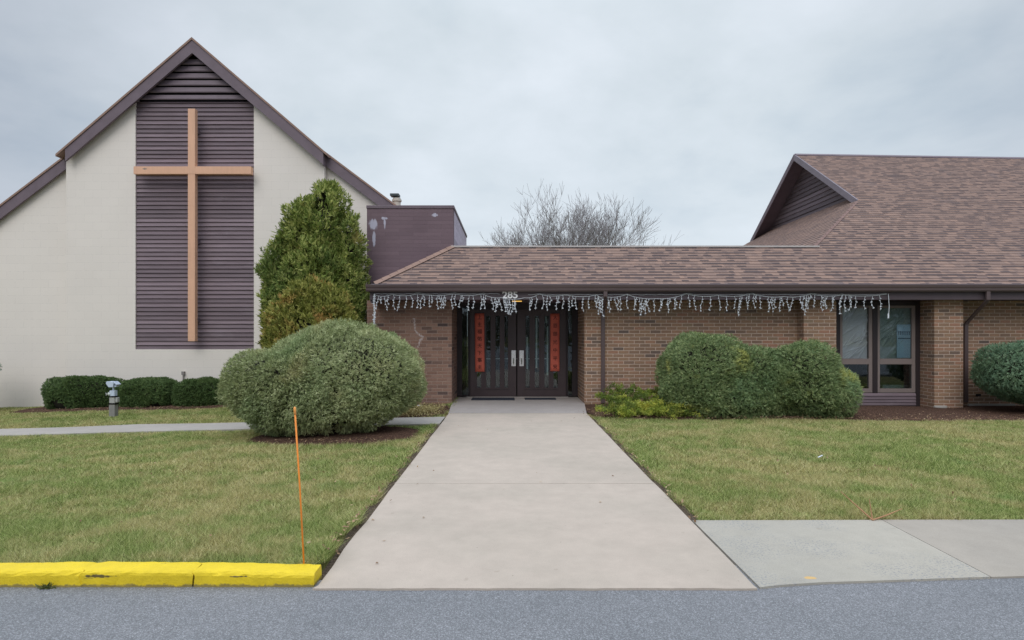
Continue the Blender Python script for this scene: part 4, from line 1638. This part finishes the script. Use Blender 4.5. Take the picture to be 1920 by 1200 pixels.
# ------------------------------------------------------------------ lettering
def text_mesh(name, s, size, mat, parent, loc, depth=.004, xscale=1.0, bold=0.0):
    cu = bpy.data.curves.new(name, 'FONT')
    cu.body = s
    cu.size = size
    cu.extrude = depth / 2
    cu.offset = bold
    cu.align_x = 'CENTER'
    cu.align_y = 'CENTER'
    tmp = bpy.data.objects.new(name + '_tmp', cu)
    COL.objects.link(tmp)
    dg = bpy.context.evaluated_depsgraph_get()
    dg.update()
    me = bpy.data.meshes.new_from_object(tmp.evaluated_get(dg))
    bpy.data.objects.remove(tmp)
    bpy.data.curves.remove(cu)
    me.transform(Matrix.Translation(loc) @ Matrix.Rotation(math.pi / 2, 4, 'X') @ Matrix.Diagonal((xscale, 1, 1, 1)))
    me.materials.clear()
    me.materials.append(mat)
    o = bpy.data.objects.new(name, me)
    COL.objects.link(o)
    attach(o, parent)
    return o


numeral_m = simple('white_enamel', (.86, .86, .86, 1), .5, .03)
yn = 11.385
o = text_mesh('house_number', '285', .185, numeral_m, None, (PX(956.5, yn), yn, PZ(553.5, yn)), .014, 1.12, .005)
tag(o, 'white house number 285 on the fascia above the double doors', 'house number')


def banner(lab, xc, w, top, bot, chars):
    yb = YD - .012
    root = thing('paper_banner', (PX(xc, yb), yb, PZ(bot, yb)), lab, 'banner', 'red paper banners on the doors')
    nz = 14
    mb = MB()
    for j in range(nz + 1):
        py = top + (bot - top) * j / nz
        lean = (.8 if chars[0] == 'A' else 0) * j / nz
        for k in range(5):
            px = xc + lean - w / 2 + w * k / 4
            mb.v.append((PX(px, yb), yb - .004 * math.sin(k / 4 * math.pi) - .006 * math.sin(j * .9 + k * .5), PZ(py, yb)))
    for j in range(nz):
        for k in range(4):
            mb.f.append((j * 5 + k, (j + 1) * 5 + k, (j + 1) * 5 + k + 1, j * 5 + k + 1))
            mb.m.append(0)
    o = mb.build('paper', red_paper, root, smooth=True)
    so = o.modifiers.new('solid', 'SOLIDIFY')
    so.thickness = .0015
    s = chars[1:]
    m = None
    for i, ch in enumerate(s):
        py = top + 8 + (bot - top - 16) * i / (len(s) - 1)
        text_mesh('character', ch, .108, ink, root, (PX(xc + .4, yb), yb - .014, PZ(py, yb)), .001)
    return root


banner('red paper banner with dark brush characters on the door beside the wider doormat', 899, 17.5, 587.5, 697, 'A上主福佑天下事主')
banner('red paper banner with dark brush characters on the door beside the narrower doormat', 1040.5, 17, 588, 696, 'B大恩慈光中平安')

# doormats
for lab, a, b, y0, y1 in (('wider dark doormat in front of the entrance doors', 884, 965, 12.45, 12.90), ('narrower dark doormat in front of the entrance doors', 984, 1043, 12.55, 12.86)):
    mb = MB()
    x0, x1 = PX(a, 12.6), PX(b, 12.6)
    mb.box(x0, x1, y0, y1, .0045, .016)
    for i in range(24):
        x = x0 + (x1 - x0) * (i + .3) / 24
        mb.box(x, x + .012, y0 + .02, y1 - .02, .0165, .021)
    tag(mb.build('doormat', mat_rubber), lab, 'doormat', 'doormats on the porch')

# small lit ceiling lamp under the soffit
mb = MB()
xL = PX(969, 12.0)
mb.box(xL - .12, xL + .12, 11.75, 11.95, 2.085, 2.12)
PL = thing('ceiling_lamp', (xL, 11.85, 2.12), 'small flat ceiling lamp with yellow glow under the porch soffit', 'lamp')
mb.build('housing', black_gap, PL)
t = NT('lamp_glow')
t.b.inputs['Emission Color'].default_value = (1.0, .55, .12, 1)
t.b.inputs['Emission Strength'].default_value = 1.0
mb = MB()
mb.box(xL - .10, xL + .10, 11.735, 11.749, 2.088, 2.104)
mb.build('diffuser', t.done((.8, .6, .2, 1), .5), PL)

# ------------------------------------------------------------------ icicle lights
IC = thing('icicle_lights', (PX(1180, 11.37), 11.375, 2.1), 'string of white icicle lights draped along the fascia under the gutter', 'string lights')
yi = 11.378
r = random.Random(15)


def wire_y(px):
    """height (photo row) of the hanging wire: scallops between clips"""
    clips = [703, 735, 783, 852, 905, 940, 984, 1010, 1060, 1120, 1132, 1175, 1230, 1287, 1345, 1410, 1470, 1520, 1580, 1665]
    hts = [553, 552, 551, 551, 551, 558, 558, 551, 553, 553, 556, 552, 560, 551, 554, 551, 556, 551, 553, 551]
    for i in range(len(clips) - 1):
        if clips[i] <= px <= clips[i + 1]:
            t = (px - clips[i]) / (clips[i + 1] - clips[i])
            return hts[i] * (1 - t) + hts[i + 1] * t + 3.2 * 4 * t * (1 - t)
    return 552


mb = MB()
mb.tube([(PX(px, yi), yi, PZ(wire_y(px), yi)) for px in np.arange(703, 1666, 4)], .0042, 5)
mb.tube([(PX(px, yi), yi, PZ(min(wire_y(px), 553) - 2 + r.uniform(-.6, .6), yi)) for px in np.arange(703, 940, 6)], .0035, 5)
mb.tube([(PX(px, yi), yi, PZ(min(wire_y(px), 554) - 1.5 + r.uniform(-.6, .6), yi)) for px in np.arange(990, 1666, 6)], .003, 5)
mb.build('wire', white_plastic, IC)


def strand(px, ln, lean, seed):
    q = random.Random(seed)
    m = MB()
    one_drop(m, q, px, ln, lean)
    if q.random() < .36:
        one_drop(m, q, px + q.uniform(3.5, 5.5), ln * q.uniform(.45, .8), q.uniform(-5, 2))
    return m.build('light_strand', white_plastic, IC)


def one_drop(m, q, px, ln, lean):
    y0 = wire_y(px)
    pts = []
    n = max(4, int(ln / 5))
    ph = q.uniform(0, 6)
    for i in range(n + 1):
        t = i / n
        pts.append((PX(px + lean * t + 1.3 * math.sin(t * 5 + ph) + q.uniform(-.5, .5), yi), yi - .012 + q.uniform(-.012, .008), PZ(y0 + ln * t, yi)))
    m.tube(pts, .0036, 5)
    for i, p in enumerate(pts[1:] + pts[2::2]):
        s = q.choice((-1, 1))
        a = Vector(p)
        b = a + Vector((s * q.uniform(.010, .022), -.01, q.uniform(-.018, .012)))
        m.tube([a, b], [.0065, .0075], 5)
        m.octa(b, .0066, .010)
    m.octa((pts[-1][0], pts[-1][1], pts[-1][2] - .012), .008, .016)


px = 709.0
i = 0
cyc = [16, 24, 20, 34, 26, 38, 22, 30, 42, 18, 28, 36, 20]
strands = []
while px < 1664:
    if not (974 < px < 988 or 1290 < px < 1322 and (i % 2)):
        ln = cyc[i % len(cyc)] * r.uniform(1.3, 1.7)
        strands.append((px, ln, r.uniform(-3.5, 3.5)))
    px += r.choice((7, 9, 12, 15, 16, 13, 12))
# bunches seen in the photograph
for bx in (944, 950, 955, 961, 1122, 1127, 1205, 1212, 1386, 1505, 1512, 1578, 1584):
    strands.append((bx, r.uniform(17, 28) if bx < 1000 else r.uniform(24, 36), r.uniform(-5, 5)))
strands = strands[:99]
for i, (a, b, c) in enumerate(strands):
    strand(a, b, c, i + 100)
# gathered end hanging down, and the plug at the other end
mb = MB()
q = random.Random(3)
for k in range(4):
    pts = [(PX(702 + q.uniform(-1, 1) + 1.2 * math.sin(j * .8 + k), yi), yi - .01 + q.uniform(-.012, .012), PZ(552 + j * 4.3, yi)) for j in range(14)]
    mb.tube(pts, .0055, 5)
    for p in pts:
        mb.octa((p[0] + q.uniform(-.02, .02), p[1] - .01, p[2]), .009, .013)
mb.build('gathered_end', white_plastic, IC)
mb = MB()
mb.tube([(PX(1665, yi), yi - .01, PZ(551, yi)), (PX(1666.5, yi), yi - .012, PZ(575, yi)), (PX(1665, yi), yi - .012, PZ(596, yi))], .006, 5)
mb.box(PX(1663.4, yi), PX(1665.6, yi), yi - .025, yi - .005, PZ(597, yi), PZ(588, yi))
mb.build('plug_end', white_plastic, IC)

# ------------------------------------------------------------------ small things on the lawn
# floodlight post
YP = 11.36
gx = PX(213, YP)
zg = float(gz(gx, YP))
grey_wood = simple('weathered_post', L(140, 138, 134), .85, .15, 8, bump=.3)
pale_metal = simple('pale_blue_metal', L(196, 208, 224), .45, .06, 5)
FP = thing('floodlight_post', (gx, YP, zg), 'short grey post carrying pale floodlight heads in front of the longest hedge', 'post light')
mb = MB()
mb.box(PX(207.5, YP), PX(218.5, YP), YP - .055, YP + .055, zg - .2, PZ(757, YP))
mb.build('post', grey_wood, FP, bevel=.008)
mb = MB()
mb.box(PX(208, YP), PX(218, YP), YP - .05, YP + .05, PZ(755.5, YP), PZ(744.5, YP))
mb.box(PX(218.6, YP), PX(222.5, YP), YP - .04, YP + .03, PZ(754, YP), PZ(745, YP))
mb.build('outlet_box', simple('grey_box', L(168, 168, 164), .5, .08), FP, bevel=.006)
mb = MB()
mb.box(PX(207, YP), PX(219.5, YP), YP - .058, YP + .058, PZ(758, YP), PZ(755.8, YP))
mb.box(PX(207, YP), PX(219.5, YP), YP - .058, YP + .058, PZ(744.2, YP), PZ(742.6, YP))
mb.build('band', black_gap, FP)
mb = MB()
mb.box(PX(208, YP), PX(217.5, YP), YP - .045, YP + .045, PZ(742.3, YP), PZ(732, YP))
mb.tube([(PX(212.5, YP), YP, PZ(732, YP)), (PX(212.5, YP), YP, PZ(725, YP))], .018, 10)
mb.build('bracket', pale_metal, FP, bevel=.006)
mb = MB()
mb.ext_y([(PX(203.5, YP), PZ(718.5, YP)), (PX(208.5, YP), PZ(725.5, YP)), (PX(217, YP), PZ(725.5, YP)), (PX(218, YP), PZ(718, YP)), (PX(218, YP), PZ(715, YP)), (PX(204.5, YP), PZ(715, YP))], YP - .08, YP + .06)
mb.ext_y([(PX(218.2, YP), PZ(715.4, YP)), (PX(224, YP), PZ(720.5, YP)), (PX(223, YP), PZ(722, YP)), (PX(218.2, YP), PZ(717.5, YP))], YP - .075, YP + .055)
mb.ext_y([(PX(218.2, YP), PZ(723, YP)), (PX(222.6, YP), PZ(722.3, YP)), (PX(220.5, YP), PZ(725.4, YP)), (PX(218.2, YP), PZ(725.4, YP))], YP - .06, YP + .04)
mb.build('lamp_head', pale_metal, FP, bevel=.004)
mb = MB()
mb.tube([(PX(208.5, YP), YP - .03, PZ(738, YP)), (PX(206.5, YP), YP - .05, PZ(738.3, YP)), (PX(203.3, YP), YP - .07, PZ(738.8, YP))], [.02, .036, .040], 10)
mb.build('lamp_head', simple('cream_lamp', L(226, 228, 222), .4, .04), FP)

# orange marker stake
MS = thing('marker_stake', (-1.214, 3.43, .03), 'thin orange marker stake leaning beside the yellow kerb end', 'stake')
st = simple('orange_fibreglass', L(240, 144, 58), .45, .08, 8)
b0, b1 = Vector((PX(571, 3.43), 3.43, .0)), Vector((PX(552.8, 3.43), 3.43, PZ(768, 3.43)))
mb = MB()
mb.tube([b0, b0.lerp(b1, .5) + Vector((.003, 0, 0)), b1], .0052, 10)
mb.build('rod', st, MS, smooth=True)
mb = MB()
d = (b1 - b0).normalized()
mb.tube([b1 - d * .03, b1 + d * .012, b1 + d * .016], [.0072, .0072, .004], 10)
mb.build('cap', simple('orange_cap', L(244, 166, 88), .4, .05), MS, smooth=True)


# yellow kerb: three lengths with open joints
def kerb(x0, x1, lab, seed):
    r = random.Random(seed)
    mb = MB()
    base = [(3.302, -.03), (3.300, .050), (3.304, .064), (3.314, .073), (3.335, .078), (3.39, .080), (3.425, .079), (3.438, .072), (3.442, -.03)]
    n = max(4, int((x1 - x0) / .035))
    for i in range(n + 1):
        x = x0 + (x1 - x0) * i / n
        end = min(i, n - i)
        k = 1 - (.05 if end == 0 else .01 if end == 1 else 0)
        sag = .006 * math.sin(x * 2.1) + (-.004 if x > -1.5 else 0)
        for jj, (y, z) in enumerate(base):
            yy = 3.371 + (y - 3.371) * (1 - (0.04 if end == 0 else 0)) + r.uniform(-.0028, .0028)
            zz = z if z < 0 else z * k + sag + r.uniform(-.0026, .0026)
            dx = 0
            if end == 0:
                xj = x1 if i else x0
                dx = (.016 * math.sin(jj * 1.9 + round(xj, 1) * 7) + .008 * math.sin(jj * 4.1)) * (1 if xj < -1.3 else .15)
            mb.v.append((x + dx, yy, zz))
    m = len(base)
    for i in range(n):
        for j in range(m - 1):
            mb.f.append((i * m + j, (i + 1) * m + j, (i + 1) * m + j + 1, i * m + j + 1))
            mb.m.append(0)
    mb.f.append(tuple(range(m)))
    mb.m.append(0)
    mb.f.append(tuple(n * m + j for j in range(m - 1, -1, -1)))
    mb.m.append(0)
    o = mb.build('kerb_stone', kerb_m, smooth=False)
    return tag(o, lab, 'kerb', 'yellow kerb stones along the road')


kerb(-6.5, PX(150, 3.3) - .002, 'longest yellow kerb length, running out of frame with a weed at its foot', 1)
kerb(PX(150, 3.3) + .003, PX(360, 3.3) - .006, 'middle yellow kerb length between two cracked joints', 2)
kerb(PX(360, 3.3) + .005, -1.118, 'end length of yellow kerb next to the concrete walk and stake', 3)
mb = MB()
mb.box(-6.4, -1.14, 3.32, 3.43, -.05, .045)
tag(mb.build('kerb_bed', dirt_m), kind='structure')

# weed at the foot of the kerb
rng = np.random.default_rng(77)
m = 46
p = np.tile(np.array([PX(86, 3.28), 3.285, -.012]), (m, 1)) + rng.normal(0, .006, (m, 3)) * [2.5, .6, 0]
d = np.stack([rng.normal(0, .9, m), rng.normal(-.2, .4, m), rng.uniform(.2, 1, m)], 1)
d /= np.linalg.norm(d, axis=1)[:, None]
wm = leafmat('weed_leaf', [(0, L(60, 70, 40)), (.5, L(92, 100, 56)), (1, L(130, 128, 80))])
tag(np_mesh('weed', diamonds(p, d, rng.uniform(.02, .05, m), rng.uniform(.006, .012, m), rng), 4, wm, None, rng.uniform(0, 1, m)),
    'small ragged weed growing at the foot of the yellow kerb', 'weed')

# a fallen twig at the edge of the right lawn
tx = PX(1636, 4.44)
mb = MB()
tw = simple('dry_twig', L(170, 128, 96), .8, .1)
mb.tube([(tx, 4.44, .006), (tx + .11, 4.455, .035), (tx + .27, 4.50, .075)], [.006, .005, .0025], 5)
mb.tube([(tx, 4.44, .006), (tx - .06, 4.53, .08), (tx - .13, 4.64, .17)], [.006, .005, .0025], 5)
mb.tube([(tx + .005, 4.45, .01), (tx + .012, 4.5, .15)], [.005, .002], 5)
tag(mb.build('fallen_twig', tw), 'dry forked twig lying across the edge of lawn and pavement', 'twig')
mb = MB()
mb.box(-.04, .04, -.006, .006, 0, .006)
o = mb.build('paper_scrap', white_plastic)
x0 = PX(1538, 6.62)
o.location = (x0, 6.62, .03)
o.rotation_euler = (.1, -.2, .5)
tag(o, 'small white scrap lying on the lawn right of the walk', 'litter')


# ------------------------------------------------------------------ bare trees behind the roof
def bare_tree(x, y, top, spread, seed, lab, trunk_r, levels=6, lean=0.0):
    r = random.Random(seed)
    root = thing('bare_tree', (x, y, -.1), lab, 'tree', 'leafless trees behind the entrance roof')
    tr, tw = MB(), MB()
    cnt = [0]

    def grow(p, d, ln, rad, lev):
        cnt[0] += 1
        n = 3 if lev < 3 else 2
        pts, rs = [p], [rad]
        q = p.copy()
        dd = d.copy()
        for i in range(n):
            dd = (dd + Vector((r.uniform(-.16, .16), r.uniform(-.16, .16), r.uniform(-.03, .13)))).normalized()
            q = q + dd * (ln / n)
            pts.append(q.copy())
            rs.append(rad * (1 - .38 * (i + 1) / n))
        (tr if lev <= 1 else tw).tube(pts, rs, 5 if lev < 3 else 3, cap=False)
        if lev >= levels:
            return
        k = 3
        for j in range(k):
            az = r.uniform(0, 6.28)
            op = r.uniform(.28, .72) if lev else r.uniform(.45, .95)
            a = Vector((1, 0, 0)) if abs(dd.x) < .8 else Vector((0, 1, 0))
            u = dd.cross(a).normalized()
            w = dd.cross(u)
            nd = dd * math.cos(op) + (u * math.cos(az) + w * math.sin(az)) * math.sin(op)
            nd = (nd + Vector((0, 0, .13))).normalized()
            bp = pts[-1] if j == 0 or lev == 0 else pts[r.choice((-1, -2))]
            grow(bp, nd, ln * r.uniform(.62, .84), max(.0095, rs[-1] * r.uniform(.55, .8)), lev + 1)

    base = Vector((x, y, -.1))
    fork = Vector((x + lean, y, top * .27))
    tr.tube([base, base.lerp(fork, .5) + Vector((.04, 0, 0)), fork], [trunk_r, trunk_r * .85, trunk_r * .75], 8, cap=False)
    n0 = 8
    for j in range(n0):
        az = 6.283 * j / n0 + r.uniform(-.3, .3)
        op = 0.12 if j == 0 else r.uniform(.45, 1.0) * spread
        d = Vector((math.cos(az) * math.sin(op), math.sin(az) * math.sin(op) * .8, math.cos(op)))
        grow(fork, d, top * (.25 if j == 0 else .21) * r.uniform(.85, 1.1), trunk_r * r.uniform(.42, .6), 1)
    tr.build('trunk', bark_grey, root)
    tw.build('crown', bark_grey, root)
    return root


bare_tree(PX(1076, 40), 40, 11.6, 1.0, 3, 'tallest leafless tree behind the middle of the entrance roof', .24, 6)
bare_tree(PX(1128, 42), 42, 11.2, .66, 8, 'leafless tree rising nearer the hall gable, behind the entrance roof', .20, 6)
bare_tree(PX(1034, 41), 41, 10.9, 1.08, 12, 'lower spreading leafless tree nearer the purple tower, behind the roof', .18, 6)

# unseen wood across the road, added to darken the window reflections
rng = np.random.default_rng(88)
n = 26000
x = rng.uniform(-90, 90, n)
y = -48 + rng.normal(0, 2.2, n)
top = 7.5 + 1.6 * np.sin(x * .21) + 1.1 * np.sin(x * .53 + 1) + .7 * np.sin(x * 1.3)
z = rng.uniform(0, 1, n) ** .8 * top
d = rng.normal(0, 1, (n, 3)) + [0, 0, .8]
d /= np.linalg.norm(d, axis=1)[:, None]
o = np_mesh('added_wood', diamonds(np.stack([x, y, z - .3], 1), d, rng.uniform(.7, 1.6, n), rng.uniform(.2, .5, n), rng), 4,
            leafmat('winter_wood', [(0, L(70, 66, 58)), (.5, L(104, 98, 84)), (1, L(120, 124, 96))]), None, rng.uniform(0, 1, n))
tag(o, 'unseen winter wood added across the road to darken window reflections', 'wood', kind='stuff')

# ------------------------------------------------------------------ light, sky, camera
sun_el, sun_az = math.radians(44), math.radians(193)     # azimuth measured from +Y, clockwise: behind the camera, to its left
sd = Vector((math.sin(sun_az) * math.cos(sun_el), math.cos(sun_az) * math.cos(sun_el), math.sin(sun_el)))
sl_ = bpy.data.lights.new('sun', 'SUN')
sl_.energy = 1.05
sl_.angle = math.radians(40)
sl_.color = (1.0, .965, .92)
so = bpy.data.objects.new('sun', sl_)
so.rotation_euler = (-sd).to_track_quat('-Z', 'Y').to_euler()
so.location = (-10, -20, 30)
COL.objects.link(so)

wd = bpy.data.worlds.new('World')
SC.world = wd
wd.use_nodes = True
nt = wd.node_tree
bg = nt.nodes['Background']
bg.inputs['Strength'].default_value = 0.1


class WN(NT):
    def __init__(self, tree):
        self.t = tree
        self._pos = None


w = WN(nt)
sky = w.n('ShaderNodeTexSky', sky_type='NISHITA')
sky.sun_disc = False
sky.sun_elevation = sun_el
sky.sun_rotation = sun_az
tc = w.n('ShaderNodeTexCoord').outputs['Generated']
sep = w.n('ShaderNodeSeparateXYZ')
w.put(sep.inputs[0], tc)
dx, dy, dz = sep.outputs
up_ = w.math('MAXIMUM', dz, 0.0)
den = w.math('ADD', up_, 0.22)
cv = w.comb(w.math('DIVIDE', dx, den), w.math('DIVIDE', dy, den), 0.0)
n1 = w.noise(0.9, 6, 0.55, vec=w.scalevec(cv, (1.0, 1.0, 1.0)), dist=0.3)
n2 = w.noise(2.6, 5, 0.55, vec=cv, dist=0.2)
nn = w.math('ADD', w.math('MULTIPLY', n1, 0.72), w.math('MULTIPLY', n2, 0.28))
K = 10.0
cl = w.ramp(nn, [(0.34, L(190, 204, 216)), (0.47, L(214, 224, 232)), (0.62, L(231, 239, 248))])
# thinner brighter cloud towards the horizon
hz = w.math('SUBTRACT', 1.0, w.step(up_, 0.02, 0.42))
cl = w.mix(w.math('MULTIPLY', hz, 0.55), cl, L(225, 234, 243))
# sky dimmed away from straight ahead, imitating a lens vignette in the cloud colour
dot = w.n('ShaderNodeVectorMath', operation='DOT_PRODUCT')
w.put(dot.inputs[0], tc)
dot.inputs[1].default_value = Vector((0.08, 0.95, 0.28)).normalized()
thin = w.math('ADD', 0.74, w.math('MULTIPLY', w.step(dot.outputs['Value'], 0.66, 0.97), 0.30))
cl = w.mix(1.0, cl, w.comb(thin, thin, w.math('POWER', thin, 0.85)), 'MULTIPLY')
# an overcast sky is brightest overhead
zen = w.math('ADD', 1.0, w.math('MULTIPLY', w.step(up_, 0.46, 0.95), 2.3))
zc = w.comb(zen, zen, zen)
cl = w.mix(1.0, cl, zc, 'MULTIPLY')
cl = w.mix(1.0, cl, (K, K, K, 1), 'MULTIPLY')
for nd in nt.nodes:
    if nd.type == 'MIX':
        nd.clamp_result = False
fin = w.mix(0.93, sky.outputs[0], cl)
nt.links.new(fin, bg.inputs['Color'])

cam = bpy.data.cameras.new('camera')
cam.sensor_width = 36
cam.lens = F / 1920 * 36
cam.shift_x = 4 / 1920
cam.shift_y = 26 / 1920
cam.clip_start = .05
cam.clip_end = 2000
co = bpy.data.objects.new('camera', cam)
co.location = (0, 0, E)
co.rotation_euler = (math.pi / 2, 0, 0)
COL.objects.link(co)
SC.camera = co

SC.render.engine = 'CYCLES'
SC.cycles.use_denoising = True
SC.cycles.denoising_prefilter = 'NONE'
SC.cycles.max_bounces = 6
SC.cycles.transparent_max_bounces = 12
SC.view_settings.view_transform = 'Standard'
SC.view_settings.look = 'None'
SC.view_settings.exposure = 0.0
SC.view_settings.gamma = 1.0
